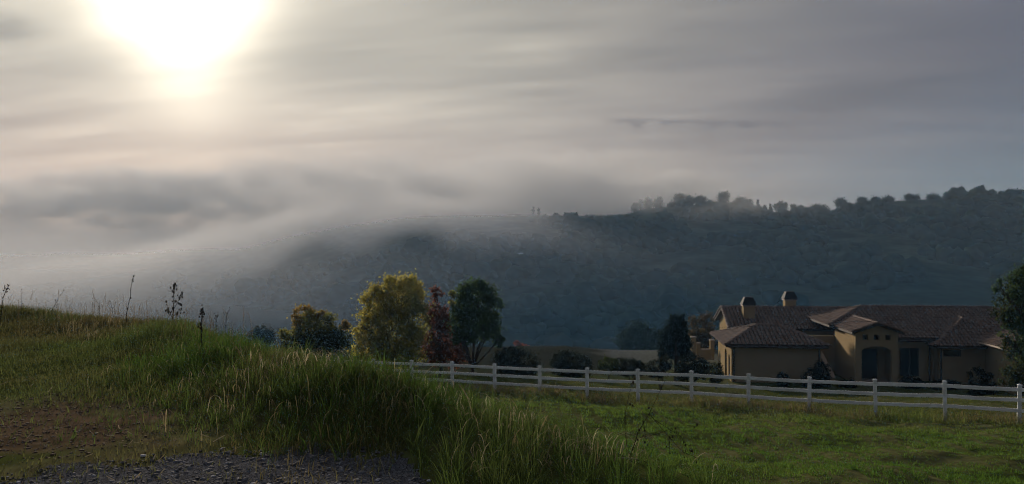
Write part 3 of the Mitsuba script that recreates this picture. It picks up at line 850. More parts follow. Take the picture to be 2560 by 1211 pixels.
hpart('handle', box([10.16, 2.15, 1.1], [10.19, 2.2, 1.3]), 'mat_metal', parent=key)
roof([([(8.72, 7.2, 3.78), (8.72, -.15, 3.78), (10.5, -.15, 4.42), (10.5, 7.2, 4.42)], (-1, 0)), ([(12.28, -.15, 3.78), (12.28, 6.0, 3.78), (10.5, 6.0, 4.42), (10.5, -.15, 4.42)], (1, 0))],
     [((10.5, -.15, 4.42), (10.5, 6.0, 4.42)), ((8.74, -.13, 3.8), (10.5, -.13, 4.44)), ((12.26, -.13, 3.8), (10.5, -.13, 4.44))], 'low gable roof of the porch')
key = hpart('window', panel(sbox(12.85, .35, 14.15, 2.4).difference(sbox(12.93, .43, 14.07, 2.32)), 'x', 2.27, .075), 'mat_dark_trim')
labels[key] = {'label': 'large dark window beside the porch'}
hpart('pane', panel(sbox(12.92, .42, 14.08, 2.33), 'x', 2.31, .012), 'mat_glass', parent=key)
hpart('mullion', box([13.47, 2.28, .44], [13.53, 2.305, 2.31]), 'mat_dark_trim', parent=key)

# recessed entry court between the two front wings, with its sloping stair wall
hpart('wall', panel(sbox(6.76, 0, 9.04, 2.9), 'x', 5.2, .25), 'mat_stucco')
st = Polygon([(.9, 0), (5.1, 0), (5.1, 1.7), (4.4, 1.75), (.9, .35)])
hpart('stair_wall', panel(st, 'y', 7.6, .22), 'mat_stucco')
hpart('coping', (lambda v: (np.column_stack([np.where(v[:, 2] > .2, 7.86, 7.56), v[:, 0], v[:, 1]]), np.array([[0, 1, 2], [0, 2, 3], [4, 6, 5], [4, 7, 6], [0, 4, 5], [0, 5, 1], [1, 5, 6], [1, 6, 2], [2, 6, 7], [2, 7, 3], [3, 7, 4], [3, 4, 0]])))(
    np.array([[.86, .352, 0], [4.4, 1.752, 0], [4.4, 1.84, 0], [.86, .44, 0], [.86, .352, 1], [4.4, 1.752, 1], [4.4, 1.84, 1], [.86, .44, 1]], float)), 'mat_trim')

# right front wing with the hipped roof, and the far right wing with a lit side
hpart('wall', panel(sbox(15.2, 0, 18.34, 2.72).difference(sbox(15.55, 2.0, 16.65, 2.36)), 'x', 1.4, .25), 'mat_stucco')
hpart('wall', panel(sbox(1.655, 0, 2.34, 2.72), 'y', 15.2, .25), 'mat_stucco')
key = hpart('window', panel(sbox(15.5, 1.95, 16.7, 2.41).difference(sbox(15.6, 2.04, 16.6, 2.32)), 'x', 1.385, .08), 'mat_dark_trim')
labels[key] = {'label': 'narrow dark vent window high in the wall'}
hpart('pane', panel(sbox(15.56, 2.01, 16.64, 2.35), 'x', 1.47, .012), 'mat_glass', parent=key)
roof(*hip(14.8, 21.8, 1.0, 6.6, 2.75, (18.2, 4.5, 4.42), (18.2, 5.4, 4.42)), 'tiled hipped roof of the right front wing')
hpart('wall', panel(sbox(-2.6, 0, 1.39, 3.05), 'y', 18.36, .25), 'mat_stucco')
labels['house__wall_015'] = {'label': 'sunlit side wall at the far right'}
hpart('wall', panel(sbox(18.62, 0, 25.6, 3.05), 'x', -2.6, .25), 'mat_stucco')
hpart('wall', panel(sbox(-2.34, 0, 2.3, 3.05), 'y', 25.35, .25), 'mat_stucco')
roof(*hip(17.9, 26.1, -3.05, 3.4, 3.08, (21.2, .2, 4.15), (22.8, .2, 4.15)), 'tiled roof of the far right wing')
hpart('gutter', box([17.82, -3.1, 2.93], [17.898, 2.6, 3.05], .02), 'mat_trim')
for x0, x1, y, z in ((.1, 7.1, -.09, 2.57), (14.9, 18.2, .91, 2.57), (12.3, 14.7, 1.81, 2.92)):
    hpart('gutter', box([x0, y - .1, z], [x1, y + .08, z + .11], .03), 'mat_dark_trim')
for x, y, z in ((.62, .37, 2.6), (6.6, .37, 2.6), (15.32, 1.32, 2.6), (14.9, 2.27, 2.9)):
    hpart('downpipe', box([x - .045, y - .045, .02], [x + .045, y + .045, z - .02], .015), 'mat_dark_trim')
place('house', 'ochre stucco house with brown tile roofs and an arched porch', 'house')


def wbox(lo, hi, bevel=0):
    return box(lo, hi, bevel)


# the terrace wall beyond the evergreen
def tpx(u, v, Y=67.0):
    p = px(u, v, Y)
    return p[0], p[2]


for i, (u0, u1, v0, v1, w) in enumerate(((1729, 1740, 842, 900, .36), (1742, 1751, 857, 900, .3), (1776, 1786, 850, 900, .33))):
    (a, zt), (b, zb) = tpx(u0, v0), tpx(u1, v1)
    key = numbered('terrace_wall__pillar')
    add(key, box([a, 67.0, zb], [b, 67.0 + w, zt - .08]), 'mat_stucco')
    add(key + '__cap', box([a - .04, 66.96, zt - .078], [b + .04, 67.04 + w, zt], .015), 'mat_trim')
(a, zt), (b, zb) = tpx(1751, 873), tpx(1776, 900)
add('terrace_wall__parapet', box([a + .002, 67.06, zb], [b - .002, 67.26, zt - .06]), 'mat_stucco')
add('terrace_wall__coping', box([a + .002, 67.02, zt - .058], [b - .002, 67.3, zt], .012), 'mat_trim')
(a, zt), (b, zb) = tpx(1700, 880), tpx(1728, 905)
add('terrace_wall__parapet_001', box([a, 67.06, zb], [b, 67.26, zt]), 'mat_stucco')
place('terrace_wall', 'low stucco terrace wall with square pillars left of the house', 'wall')

# small pale buildings far off on the hill
def far_house(key, u, v, Y, w, d, h, label):
    q = px(u, v, Y)
    x0, y0 = q[0] - w / 2, Y - d / 2
    g = hz(q[0], Y) if Y > 240 else gz(q[0], Y)
    z1 = q[2]
    add(f'{key}__wall', box([x0, y0, min(g, z1 - h) - 1], [x0 + w, y0 + d, z1]), 'mat_white')
    r = Polygon([(-w / 2 - .3, 0), (w / 2 + .3, 0), (0, h * .38)])
    m = trimesh.creation.extrude_polygon(r, d + .6, engine='earcut')
    vv = np.asarray(m.vertices)
    add(f'{key}__roof', (np.column_stack([vv[:, 0] + q[0], y0 - .3 + vv[:, 2], vv[:, 1] + z1 + .003]), m.faces), 'mat_white')
    for k in (-.25, .25):
        kk = numbered(f'{key}__window')
        add(kk, box([q[0] + k * w - .4, y0 - .05, z1 - h * .62], [q[0] + k * w + .4, y0 + .02, z1 - h * .25]), 'mat_glass')
    place(key, label, 'house')


def hill_depth(u, v):
    Ys = np.arange(245, 720, 2.0)
    x = (u - 1280) / F * Ys
    z = CAM_Z - (v - 605) / F * Ys
    hit = np.nonzero(hill_height(x, Ys) + 2.0 > z)[0]
    return float(Ys[hit[0]]) - 4 if len(hit) else 500.0


D1 = hill_depth(1735, 716)
far_house('hillside_cottage', 1735, 714, D1, 13 * D1 / F, 3, 1.4, 'tiny white cottage on the wooded slope above the left chimney')
D2 = hill_depth(1303, 636)
far_house('hillside_cottage_001', 1303, 634, D2, 18 * D2 / F, 4, 1.6, 'faint pale cottage high on the misty slope left of centre')

# ---------------------------------------------------------------- overhead wires
def wire(key, pts, X0, X1, Y0, slope, label, r):
    """A hanging cable from X0 to X1, its depth running straight from Y0, through points measured at their depth."""
    U = np.array([p[0] for p in pts], float)
    V = np.array([p[1] for p in pts], float)
    k = (U - 1280) / F
    Yp = (Y0 - slope * X0) / (1 - slope * k)
    z = np.polyfit(k * Yp, CAM_Z - (V - 605) / F * Yp, 2)
    X = np.linspace(X0, X1, 90)
    add(key, tube(np.column_stack([X, Y0 + slope * (X - X0), np.polyval(z, X)]), r, 6), 'mat_wire', True)
    place(key, label, 'wire')


wire('overhead_wire', [(1000, 834), (1280, 831), (1640, 824), (2060, 807), (2500, 786)], -8.4, 44, 60.0, -.125, 'thin dark overhead wire crossing just in front of the house roof', .011)
wire('overhead_wire_001', [(1000, 700), (1330, 692), (1700, 672), (2300, 628)], -8.0, 50, 63.0, -.10, 'fainter upper overhead wire above the trees and chimneys', .006)

# ---------------------------------------------------------------- grass
def blades(x, y, h, w, lean, az, tone, segs=2, z=None, droop=0.0):
    n = len(x)
    z = ground_height(x, y) - .015 if z is None else z
    dx, dy = np.cos(az), np.sin(az)
    sx, sy = -dy, dx
    tw = rng.uniform(-.9, .9, n)
    sx, sy = sx * np.cos(tw) + dx * np.sin(tw), sy * np.cos(tw) + dy * np.sin(tw)
    rows = []
    for k in range(segs + 1):
        t = k / segs
        b = lean * h * t ** 1.8
        up = h * t * (1 - .35 * np.minimum(lean, 1) * t) - droop * h * np.maximum(t - .55, 0) ** 1.5
        cx, cy, cz = x + dx * b, y + dy * b, z + up
        if k == segs:
            rows.append(np.stack([cx, cy, cz], -1)[:, None])
        else:
            ww = w * (1 - .55 * t) / 2
            rows.append(np.stack([np.stack([cx - sx * ww, cy - sy * ww, cz], -1), np.stack([cx + sx * ww, cy + sy * ww, cz], -1)], 1))
    v = np.concatenate(rows, 1)
    m = 2 * segs + 1
    f = []
    for k in range(segs - 1):
        f += [[2 * k, 2 * k + 1, 2 * k + 3], [2 * k, 2 * k + 3, 2 * k + 2]]
    f += [[2 * segs - 2, 2 * segs - 1, 2 * segs]]
    f = np.array(f)[None] + (np.arange(n) * m)[:, None, None]
    return (v.reshape(-1, 3), f.reshape(-1, 3)), np.repeat(np.clip(tone, 0, .95), m, 0)


def tufts(x, y, cell, gen_seed):
    """Blades gather in tufts: positions pulled towards scattered centres; returns x, y, lean direction, how central each is."""
    gen = np.random.default_rng(gen_seed)
    i, j = np.floor(x / cell).astype(int), np.floor(y / cell).astype(int)
    tab = gen.random((4096, 3))
    hsh = (i * 73856093 ^ j * 19349663) & 4095
    cx, cy = (i + .15 + .7 * tab[hsh, 0]) * cell, (j + .15 + .7 * tab[hsh, 1]) * cell
    dx, dy = x - cx, y - cy
    pull = .35 + .4 * tab[hsh, 2]
    x2, y2 = cx + dx * (1 - pull * .6), cy + dy * (1 - pull * .6)
    r = np.hypot(dx, dy) / cell
    return x2, y2, np.arctan2(dy, dx) + rng.normal(0, .8, len(x)), 1 - np.clip(r / .8, 0, 1), tab[hsh, 2]


def patch(x, y, s, seed, oct_=3):
    return nfbm(np.stack([x * s, y * s, 0 * x], -1), oct_, seed)


def tones(n, a, b, k):
    k = np.clip(k, 0, 1)[:, None]
    return (np.asarray(a) * (1 - k) + np.asarray(b) * k) * rng.uniform(.72, 1.28, (n, 1)) * rng.uniform(.94, 1.06, (n, 3))


G_LUSH, G_OLIVE, G_DRY, G_PALE = (.075, .150, .026), (.125, .170, .050), (.26, .215, .11), (.46, .41, .26)

# lush uncut grass on the shoulder and its berm
N = 260000
x, y = rng.uniform(-5.6, 7.5, N), rng.uniform(2.0, 14.0, N)
s = edge_distance(x, y)
lump = patch(x, y, 1.1, 91)
near = sstep(-2.7, -1.2, s + 1.2 * (lump - .5)) * sstep(1.6, .7, s)
near = near * sstep(-.25, .35, y - gravel_edge(x) + .9 * (patch(x, y, 2.3, 92) - .5)) * sstep(-5.5, -3.2, x)
ok = (rng.random(N) < near * (.25 + .9 * lump)) & (np.abs(x) < .70 * y + 1.2)
x, y, s, lump = x[ok], y[ok], s[ok], lump[ok]
n = len(x)
x, y, az, core, tk = tufts(x, y, .27, 11)
h = (.09 + .34 * lump * sstep(-2.4, -.7, s)) * rng.uniform(.5, 1.2, n) * (1 - .25 * sstep(.2, 1.2, x)) * (.55 + .55 * core + .35 * tk)
k = patch(x, y, .8, 93) * 1.5 - .45 + .25 * rng.random(n) + .35 * (tk - .5)
m, c = blades(x, y, h, rng.uniform(.004, .0105, n) * np.clip(y / 7.5, .55, 1.2), rng.uniform(.15, 1.25, n) * (1.1 - .5 * core), az, tones(n, G_LUSH, G_OLIVE, k), 3)
print('shoulder', n)
add('shoulder_grass', m, 'mat_grass', False, c)
place('shoulder_grass', 'lush uncut green grass on the roadside berm', kind='stuff')

# short worn turf at the left, thin over the bare earth
N = 260000
x, y = rng.uniform(-14, -.8, N), rng.uniform(5.2, 19.5, N)
s = edge_distance(x, y)
lump = patch(x, y, .9, 94)
d = np.hypot((x + 4.3) / 1.9, (y - 6.9) / 1.5)
bare = sstep(.55, 1.25, d + .9 * (patch(x, y, 1.6, 95) - .5))
ok = (rng.random(N) < (.12 + .88 * bare) * (.3 + .8 * lump)) & (s < .8) & (y > gravel_edge(x) - .1 - .9 * (rng.random(N) < .22)) & (np.abs(x) < .70 * y + .8)
x, y, s, lump = x[ok], y[ok], s[ok], lump[ok]
n = len(x)
far = sstep(-3.5, -.6, s)
clump = np.exp(-((x + 5.6) / 1.5) ** 2 - ((y - 12.4) / 1.7) ** 2)
h = (.035 + .07 * lump + .20 * far * lump + 0.10 * clump * lump) * rng.uniform(.5, 1.3, n)
k = patch(x, y, .7, 96) * 1.6 - .45 + .25 * far - .9 * clump
m, c = blades(x, y, h, rng.uniform(.005, .011, n) * (.7 + y / 22), rng.uniform(.1, 1.0, n), rng.uniform(-np.pi, np.pi, n), tones(n, G_OLIVE, (.17, .14, .065), k), 2)
print('turf', n)
add('turf', m, 'mat_grass', False, c)
place('turf', 'short worn olive turf left of the berm', kind='stuff')

# the sloping field below
N = 330000
y = 14 + 34 * rng.random(N) ** .85
x = rng.uniform(-1, 1, N) * (.69 * y + 1.5)
s = edge_distance(x, y)
rel = (np.stack([x, y], -1) - FA) @ np.array([1.0999, 2.178]) / 2.44      # distance beyond the fence line
lump = patch(x, y, .55, 97)
ok = (s > .9) & (rng.random(N) < .35 + .9 * lump) & (x > -.16 * y - 4) & (rel < .6) & (rel > -24)
x, y, s, lump, rel = x[ok], y[ok], s[ok], lump[ok], rel[ok]
n = len(x)
strip = np.exp(-(rel / 1.3) ** 2)
band = np.exp(-((rel + 3.0) / 2.6) ** 2)
x, y, az, core, tk = tufts(x, y, .62, 12)
h = (.06 + .26 * lump ** 1.5 * (.5 + .6 * core + .5 * tk) + 0.46 * strip * (.4 + patch(x, y, .9, 98))) * rng.uniform(.5, 1.35, n)
k = .55 * patch(x, y, .35, 99) + .7 * strip * patch(x, y, .5, 100) * 1.6 + .4 * band * patch(x, y, .6, 101)
t = tones(n, (.115, .240, .036), (.22, .285, .065), k * 1.15)
dry = np.clip(2.2 * (strip + .45 * band) * patch(x, y, .45, 102) - .25, 0, 1)[:, None] * (rng.random((n, 1)) < .75)
t = t * (1 - dry) + np.asarray(G_DRY) * dry * rng.uniform(.7, 1.25, (n, 1))
m, c = blades(x, y, h, rng.uniform(.010, .022, n) * (.4 + y / 32), rng.uniform(.2, 1.3, n), az, t, 2)
print('field', n)
add('field_grass', m, 'mat_grass', False, c)
place('field_grass', 'green grass of the sloping field, tan along the fence', kind='stuff')

# lawn between the fence and the house
N = 70000
y = 30 + 28 * rng.random(N)
x = rng.uniform(-10, 40, N)
rel = (np.stack([x, y], -1) - FA) @ np.array([1.0999, 2.178]) / 2.44
ok = (rel > .4) & (y < 57.5 - .1 * (x - 15)) & (np.abs(x) < .7 * y)
x, y, rel = x[ok], y[ok], rel[ok]
n = len(x)
h = (.06 + .10 * patch(x, y, .5, 103)) * rng.uniform(.5, 1.4, n)
m, c = blades(x, y, h, rng.uniform(.025, .05, n), rng.uniform(.1, .9, n), rng.uniform(-np.pi, np.pi, n), tones(n, (.075, .11, .025), (.17, .16, .06), patch(x, y, .25, 104) * 1.5 - .3), 1)
add('lawn', m, 'mat_grass', False, c)
place('lawn', 'short lawn between the fence and the house', kind='stuff')


# dead stems standing over the green, nodding at the tip
def stems(x, y, h, lean, az, tone, w, nod, segs=6):
    n = len(x)
    z = ground_height(x, y) - .01
    dx, dy = np.cos(az), np.sin(az)
    P = []
    for k in range(segs + 1):
        t = k / segs
        a = lean * t + nod * np.maximum(t - .5, 0) * 2 * 1.1
        P.append((np.sin(a), np.cos(a)))
    cx, cz = np.zeros(n), np.zeros(n)
    rows = []
    for k in range(segs + 1):
        if k:
            cx = cx + P[k][0] * h / segs
            cz = cz + P[k][1] * h / segs
        t = k / segs
        ww = w * (1 - .5 * t) * (1 + 1.5 * np.exp(-((t - .87) / .1) ** 2)) / 2
        for sg in (-1, 1):
            rows.append(np.stack([x + dx * cx - dy * ww * sg + .3 * dx * ww * sg, y + dy * cx + dx * ww * sg + .3 * dy * ww * sg, z + cz], -1))
    v = np.stack(rows, 1)
    f = []
    for k in range(segs):
        f += [[2 * k, 2 * k + 1, 2 * k + 3], [2 * k, 2 * k + 3, 2 * k + 2]]
    m = 2 * segs + 2
    f = np.array(f)[None] + (np.arange(n) * m)[:, None, None]
    return (v.reshape(-1, 3), f.reshape(-1, 3)), np.repeat(np.clip(tone, 0, .95), m, 0)


N = 36000
x, y = rng.uniform(-9, 6, N), rng.uniform(3.0, 17.5, N)
s = edge_distance(x, y)
lump = patch(x, y, .9, 105, 4)
ok = (rng.random(N) < sstep(-2.2, -.4, s) * sstep(1.3, .5, s) * sstep(.42, .66, lump) * .95) & (y > gravel_edge(x) + .3) & (np.abs(x) < .69 * y + .6)
x, y, lump = x[ok], y[ok], lump[ok]
n = len(x)
left = sstep(-3, -7, x)
h = rng.uniform(.10, .34, n) * (.7 + .55 * lump) * (1 - .3 * sstep(0, 1.5, x))
m, c = stems(x, y, h, rng.uniform(-.2, 1.35, n), rng.normal(-.4, 1.5, n), tones(n, G_DRY, G_PALE, rng.random(n)), rng.uniform(.0026, .0060, n), rng.uniform(0, 2.4, n))
print('stems', n)
add('dry_grass', m, 'mat_grass', False, c)
place('dry_grass', 'dry straw coloured stems standing over the green grass', kind='stuff')

# the bent, broken straw lying over the top of the berm
gen = np.random.default_rng(31)
cx = gen.choice(5, 520, p=[.34, .22, .2, .14, .1])
ctr = np.array([(-2.35, 8.35, .55, .5), (-1.5, 7.9, .4, .35), (-.35, 6.95, .5, .3), (-3.6, 9.8, .6, .6), (.75, 5.9, .5, .3)])[cx]
x, y = ctr[:, 0] + ctr[:, 2] * gen.normal(size=520), ctr[:, 1] + ctr[:, 3] * gen.normal(size=520)
n = len(x)
m, c = stems(x, y, gen.uniform(.15, .42, n), gen.uniform(.6, 1.7, n), gen.uniform(-np.pi, np.pi, n), tones(n, (.32, .28, .16), (.60, .54, .39), gen.random(n)), gen.uniform(.003, .0075, n), gen.uniform(.2, 2.6, n))
add('bent_straw', m, 'mat_grass', False, c)
place('bent_straw', 'pale bent straw lying over the top of the berm', kind='stuff')

# straw scattered over the bare earth, the turf and the gravel
N = 900
x, y = rng.uniform(-6.5, -.2, N), rng.uniform(5.0, 9.5, N)
ok = (edge_distance(x, y) < -1.0) & (np.abs(x) < .69 * y)
x, y = x[ok], y[ok]
n = len(x)
a = rng.uniform(0, np.pi, n)
ln = rng.uniform(.015, .07, n) * (1 + (rng.random(n) < .06) * 2.5)
z = ground_height(x, y) + rng.uniform(.008, .045, n)
dz = rng.normal(0, .25, n) * ln
w = rng.uniform(.0018, .0045, n)
ex, ey = np.cos(a) * ln / 2, np.sin(a) * ln / 2
nx, ny = -np.sin(a) * w, np.cos(a) * w
v = np.stack([np.stack([x - ex - nx, y - ey - ny, z - dz], -1), np.stack([x + ex - nx, y + ey - ny, z + dz], -1), np.stack([x + ex + nx, y + ey + ny, z + dz + w], -1), np.stack([x - ex + nx, y - ey + ny, z - dz + w], -1)], 1)
f = np.array([[0, 1, 2], [0, 2, 3]])[None] + (np.arange(n) * 4)[:, None, None]
add('straw', (v.reshape(-1, 3), f.reshape(-1, 3)), 'mat_grass', False, np.repeat(tones(n, (.16, .13, .08), (.55, .49, .36), rng.random(n) ** 2), 4, 0))
place('straw', 'bits of pale straw scattered over the earth and gravel', kind='stuff')


# ---------------------------------------------------------------- tall weeds on the rise, and the broken twig
def seed_heads(pts, r, gen):
    base = trimesh.creation.icosphere(subdivisions=0)
    out = []
    for p in pts:
        s = r * gen.uniform(.5, 1.2)
        out.append((base.vertices * s * [1, 1, 1.5] * (1 + .3 * gen.normal(size=(12, 1)).clip(-1, 1)) + p, base.faces))
    return out


def weed(key, Y, main, branches, r, heads, label, seed):
    gen = np.random.default_rng(seed + 300)
    path = np.array([px(u, v, Y) for u, v in main])
    foot = gz(path[0][0], Y)
    path[0][2] = min(path[0][2], foot - .02)
    fine = np.array([path[0] + (path[-1] - path[0]) * 0 for _ in range(1)])
    seg = []
    for a, b in zip(path[:-1], path[1:]):
        seg += [a + (b - a) * t for t in np.linspace(0, 1, 5)[:-1]]
    seg = np.array(seg + [path[-1]])
    seg[1:-1, :2] += gen.normal(size=(len(seg) - 2, 2)) * r * .7
    m = tube(seg, np.linspace(r, r * .45, len(seg)), 6)
    add(f'{key}__stem', m, 'mat_stalk', True, tint(m, (.05, .042, .030)))
    tips = [seg[-1]]
    for br in branches:
        q = np.array([px(u, v, Y) for u, v in br])
        q[:, 1] += np.linspace(0, gen.normal() * .05, len(q))
        mb = tube(q, np.linspace(r * .55, r * .25, len(q)), 5)
        kk = numbered(f'{key}__branch')
        add(kk, mb, 'mat_stalk', True, tint(mb, (.055, .045, .032)))
        tips += [q[-1], q[-1] * .6 + q[0] * .4]
    if heads:
        hp = []
        for t in tips:
            for _ in range(heads):
                hp.append(t + gen.normal(size=3) * r * [2, 2, 4.5])
        for f_ in np.linspace(.45, 1, heads * 2):
            hp.append(seg[int(f_ * (len(seg) - 1))] + gen.normal(size=3) * r * [1.6, 1.6, 2])
        mh = cat(seed_heads(hp, r * 1.5, gen))
        add(f'{key}__seed_head', mh, 'mat_stalk', False, tint(mh, (.060, .045, .030)))
        labels[f'{key}__seed_head'] = {'label': 'clusters of dry seed heads', 'kind': 'stuff'}
    place(key, label, 'weed')


weed('weed', 14.5, [(434, 812), (434, 770), (437, 716)], [[(435, 772), (446, 752), (455, 738)], [(434, 790), (446, 778), (457, 768)], [(436, 735), (431, 722)], [(433, 800), (424, 780), (417, 768)]], .011, 5, 'tall dark branching weed with seed clusters standing alone on the rise', 1)
weed('weed_001', 15.0, [(315, 812), (320, 760), (333, 692)], [[(331, 705), (336, 694)]], .008, 2, 'tallest bare leaning weed stalk on the left skyline', 2)
weed('weed_002', 10.0, [(507, 905), (504, 840), (505, 770)], [[(505, 800), (499, 785)], [(505, 790), (511, 778)], [(505, 830), (512, 815)]], .007, 4, 'dark knobbly weed stalk at the right end of the grassy rise', 3)
weed('weed_003', 13.0, [(-5, 772), (8, 742), (19, 716)], [[(10, 738), (22, 722)]], .007, 4, 'curved weed stalk at the left edge of the view', 4)
weed('weed_004', 13.5, [(538, 815), (541, 795), (545, 786)], [[(541, 797), (537, 790)]], .006, 2, 'short forked weed right of the knobbly stalk', 5)
weed('weed_005', 13.0, [(560, 820), (565, 795), (572, 774)], [[(565, 795), (560, 782)]], .005, 2, 'thin wispy weed last on the right of the rise', 6)
weed('weed_006', 16.0, [(53, 778), (54, 750), (54, 725)], [], .005, 1, 'very thin upright stalk near the left edge', 7)
weed('weed_007', 16.0, [(250, 795), (249, 775), (250, 756)], [[(249, 775), (254, 764)]], .005, 2, 'small dry weed left of the tallest stalk', 8)
weed('weed_008', 16.0, [(128, 785), (134, 768), (148, 742), (160, 725)], [[(140, 757), (134, 748)], [(134, 768), (142, 760)]], .005, 2, 'leaning feathery weed between the left edge and the tallest stalk', 9)
weed('weed_009', 15.0, [(285, 800), (281, 775), (276, 755)], [[(281, 775), (286, 765)]], .004, 1, 'thin bent weed just left of the tallest stalk', 10)

# hazy thin stems along the left skyline
N = 420
x = rng.uniform(-11.5, -3.4, N)
yy = np.interp(x, EDGE[::-1, 0], EDGE[::-1, 1]) - rng.uniform(-.3, 1.4, N)
n = N
m, c = stems(x, yy, rng.uniform(.18, .62, n) * rng.uniform(.6, 1.2, n), rng.uniform(-.35, .7, n), rng.uniform(-np.pi, np.pi, n), tones(n, (.12, .09, .05), (.20, .16, .09), rng.random(n)), rng.uniform(.003, .006, n), rng.uniform(0, 1.0, n))
add('skyline_grass', m, 'mat_grass', False, c)
place('skyline_grass', 'thin dry grass stems along the top of the rise', kind='stuff')

weed('broken_twig', 5.62, [(1568, 1130), (1595, 1082), (1623, 1034)], [[(1623, 1034), (1660, 1078), (1690, 1112), (1712, 1134)], [(1622, 1036), (1645, 985), (1671, 928)], [(1567, 1116), (1563, 1075), (1563, 1034), (1574, 985), (1583, 950)],
     [(1600, 1094), (1640, 1084), (1680, 1068), (1739, 1063)], [(1634, 1048), (1668, 1070), (1702, 1092), (1718, 1112)], [(1610, 1062), (1613, 1085), (1617, 1101)], [(1672, 1092), (1676, 1115), (1678, 1134)], [(1707, 1130), (1738, 1138)]], .0045, 2,
     'broken dark twig folded in a sharp angle among the grass', 20)
labels['broken_twig']['category'] = 'twig'

def straw_stalk(key, pts, Y, r, tone, label):
    q = np.array([px(u, v, Y) for u, v in pts])
    m = tube(q, np.linspace(r, r * .5, len(q)), 5)
    add(key, m, 'mat_stalk', True, tint(m, tone))
    place(key, label, 'straw')


straw_stalk('straw_stalk', [(783, 1112), (783, 1050), (783, 988), (786, 982), (793, 982), (796, 987), (793, 991), (787, 991)], 6.9, .0036, (.09, .12, .06), 'upright green stalk with a small hooked tip before the dark berm')
straw_stalk('straw_stalk_001', [(631, 957), (660, 962), (695, 970)], 8.3, .0055, (.50, .46, .33), 'thick pale straw lying sideways on the berm')
straw_stalk('straw_stalk_002', [(1192, 1172), (1225, 1140), (1260, 1110), (1290, 1086)], 5.4, .004, (.22, .22, .13), 'long straight stem leaning right over the dark grass')
straw_stalk('straw_stalk_003', [(1543, 1145), (1570, 1145), (1596, 1148)], 5.4, .0045, (.55, .50, .36), 'short pale straw lying level below the broken twig')
straw_stalk('straw_stalk_004', [(925, 1040), (932, 1015), (943, 1000), (950, 997)], 7.2, .0035, (.36, .33, .22), 'arched pale stem nodding right in the middle of the berm')
straw_stalk('straw_stalk_005', [(940, 1000), (928, 975), (912, 955), (893, 948)], 7.5, .0030, (.28, .27, .18), 'thin arched stem nodding left above the middle of the berm')

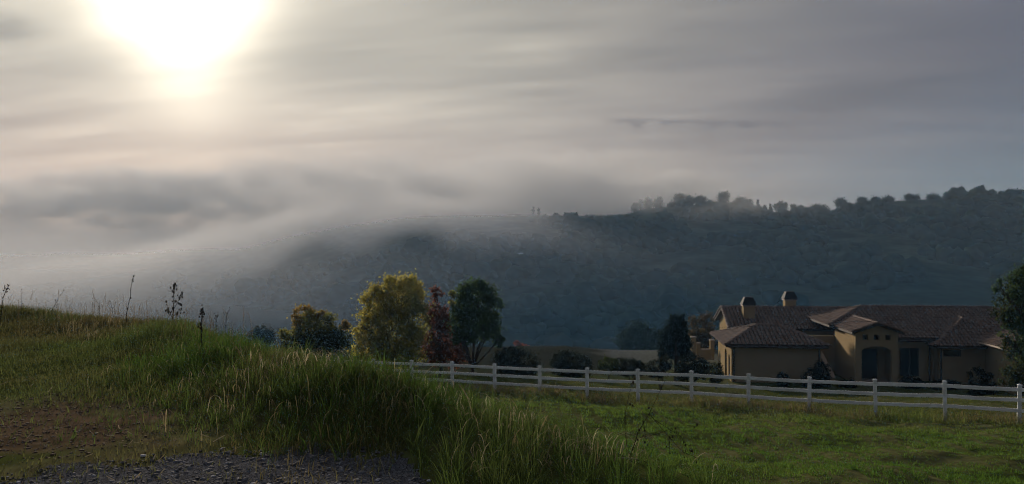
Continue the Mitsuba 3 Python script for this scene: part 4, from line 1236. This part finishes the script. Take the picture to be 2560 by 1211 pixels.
# ---------------------------------------------------------------- air: haze round everything, and the fog bank over the hills
def fog_density():
    x0, x1, y0, y1, z0, z1 = FOG_BOX
    nx, ny, nz = 200, 120, 70
    z, y, x = np.meshgrid(np.linspace(z0, z1, nz), np.linspace(y0, y1, ny), np.linspace(x0, x1, nx), indexing='ij')
    p = np.stack([x / 95, y / 150, z / 42], -1)
    w = nfbm(p, 4, 71) - .5
    f = nfbm(np.stack([x / 38, y / 70, z / 17], -1) + w[..., None] * 1.2, 3, 72) - .5
    u = x / y * F + 1280                     # where a column stands as seen along its bearing: only to read heights off the ridge tables
    hz = np.maximum(hill_height(x, y), ground_height_far(x, y))
    above = z - hz
    # A: the bank that has come over the near ridge and rolls down to the left along its face
    top = np.interp(x, [-760, -520, -380, -300, -248, -203, -173, -128, -84, -30, 20, 90], [-54, -44, -28, -14, -5, 7, 17, 28, 34, 34, 24, 2])
    base = np.interp(x, [-760, -520, -380, -300, -248, -203, -173, -128, -84, -54, -30, 20, 90], [-76, -58, -40, -26, -14, -18, -9, 3, 14, 20, 10, 16, 14])
    slide = .075 * np.maximum(640 - y, -60)
    top, base = top - slide, base - slide
    lump = nfbm(np.stack([x / 46, y / 120 + 7, z / 60], -1), 3, 73) - .5
    a = sstep(9, -8, z - top - 30 * lump - 16 * f) * sstep(-12, 15, z - base - 50 * lump - 18 * f) * sstep(420, 520, y + 90 * w) * sstep(820, 740, y) * sstep(130, -20, x + 160 * w + 80 * lump)
    # behind the ridge the same fog fills the next valley
    pool = sstep(20, -20, z - top * 1.35 - 40 * w - 20 * f) * sstep(700, 800, y) * sstep(1150, 950, y) * sstep(60, -60, x)
    # B: the thick cloud that hides the far ridge, its top in soft billows
    fz = far_height(x, y)
    u0 = 1280 + x / (1500 + .06 * np.abs(x)) * F
    bt = CAM_Z + (605 - np.interp(u0, FAR_PX[:, 0], FAR_PX[:, 1])) / F * 1500 + 7
    wisp = nfbm(np.stack([x / 44, y / 140 + 3, z / 34], -1), 4, 74) - .5
    b = sstep(9, -12, z - bt - 58 * wisp - 34 * w - 16 * f) * sstep(1120, 1330, y + 260 * w + 150 * f) * sstep(430, 200, x + 200 * w)
    b = b * (.45 + .55 * sstep(-620, -120, x)) * (.12 + .88 * sstep(-.06, .14, .9 * wisp + .6 * f + .5 * w + .26 * sstep(-40, -12, z - bt) - .04))
    lay = sstep(-.02, .16, w + .6 * f + .05 * sstep(-250, -600, x)) * sstep(90, 30, z) * sstep(-60, -400, x) * sstep(850, 1000, y) * sstep(1200, 1100, y)
    low = sstep(34, -26, z + .05 * x * 0 - 50 * w - 24 * f) * sstep(780, 900, y) * sstep(1500, 1350, y) * sstep(-330, -560, x)
    # C: the thin cap trailing off to the right above the near ridge
    tC = 52 + 40 * (y / 1000.0 - .9)
    c = sstep(-.16, .16, w + .6 * f) * sstep(46, 6, np.abs(z - tC - 8 + .03 * x)) * sstep(300, 120, x + 90 * w) * sstep(-300, -120, x) * sstep(570, 670, y + 60 * f) * sstep(1250, 1100, y)
    capmist = sstep(60, 10, z - tC - 40 * w) * sstep(330, 60, x - 160 * w) * sstep(-340, -100, x) * sstep(760, 860, y) * sstep(1250, 1100, y)
    # valley mist, thicker towards the left
    mist = sstep(18, -36, z - 34 * w) * (.05 + .95 * sstep(200, -330, x + 160 * w)) * sstep(300, 380, y) * sstep(800, 660, y) * sstep(420, 300, x)
    d = .024 * a + .0004 * pool + .028 * b + .0007 * lay + .0095 * c + .0008 * capmist + .0050 * mist + .0045 * low + .7 * HAZE
    edge = sstep(0, .06, np.minimum((x - x0), (x1 - x)) / (x1 - x0)) * sstep(0, .04, np.minimum(y - y0, y1 - y) / (y1 - y0)) * sstep(0, .05, (z1 - z) / (z1 - z0))
    return (HAZE * .7 + (d - HAZE * .7) * edge).astype(np.float32)


def ground_height_far(x, y):
    return np.full_like(x, -46.0)


FOG_BOX = (-950.0, 420.0, 300.0, 1900.0, -62.0, 176.0)
x0, x1, y0, y1, z0, z1 = FOG_BOX
grid = fog_density()
scene['fog_air'] = {'type': 'heterogeneous', 'albedo': {'type': 'rgb', 'value': [0.95, 0.972, 0.99]}, 'scale': 1.0, 'phase': {'type': 'hg', 'g': 0.12},
                    'sigma_t': {'type': 'gridvolume', 'grid': mi.VolumeGrid(grid[..., None]), 'filter_type': 'trilinear',
                                'to_world': T().translate([x0, y0, z0]).scale([x1 - x0, y1 - y0, z1 - z0])}}
scene['fog_bank'] = {'type': 'cube', 'to_world': T().translate([(x0 + x1) / 2, (y0 + y1) / 2, (z0 + z1) / 2]).scale([(x1 - x0) / 2, (y1 - y0) / 2, (z1 - z0) / 2]),
                     'bsdf': {'type': 'null'}, 'interior': {'type': 'ref', 'id': 'fog_air'}, 'exterior': {'type': 'ref', 'id': 'haze_air'}}
place('fog_bank', 'pale bank of fog pouring over the wooded hills', kind='stuff')
scene['haze'] = {'type': 'cube', 'to_world': T().translate([0, 1080, 65]).scale([1500, 1200, 132]), 'bsdf': {'type': 'null'}, 'interior': {'type': 'ref', 'id': 'haze_air'}}
place('haze', 'thin blue haze filling the valley', kind='stuff')
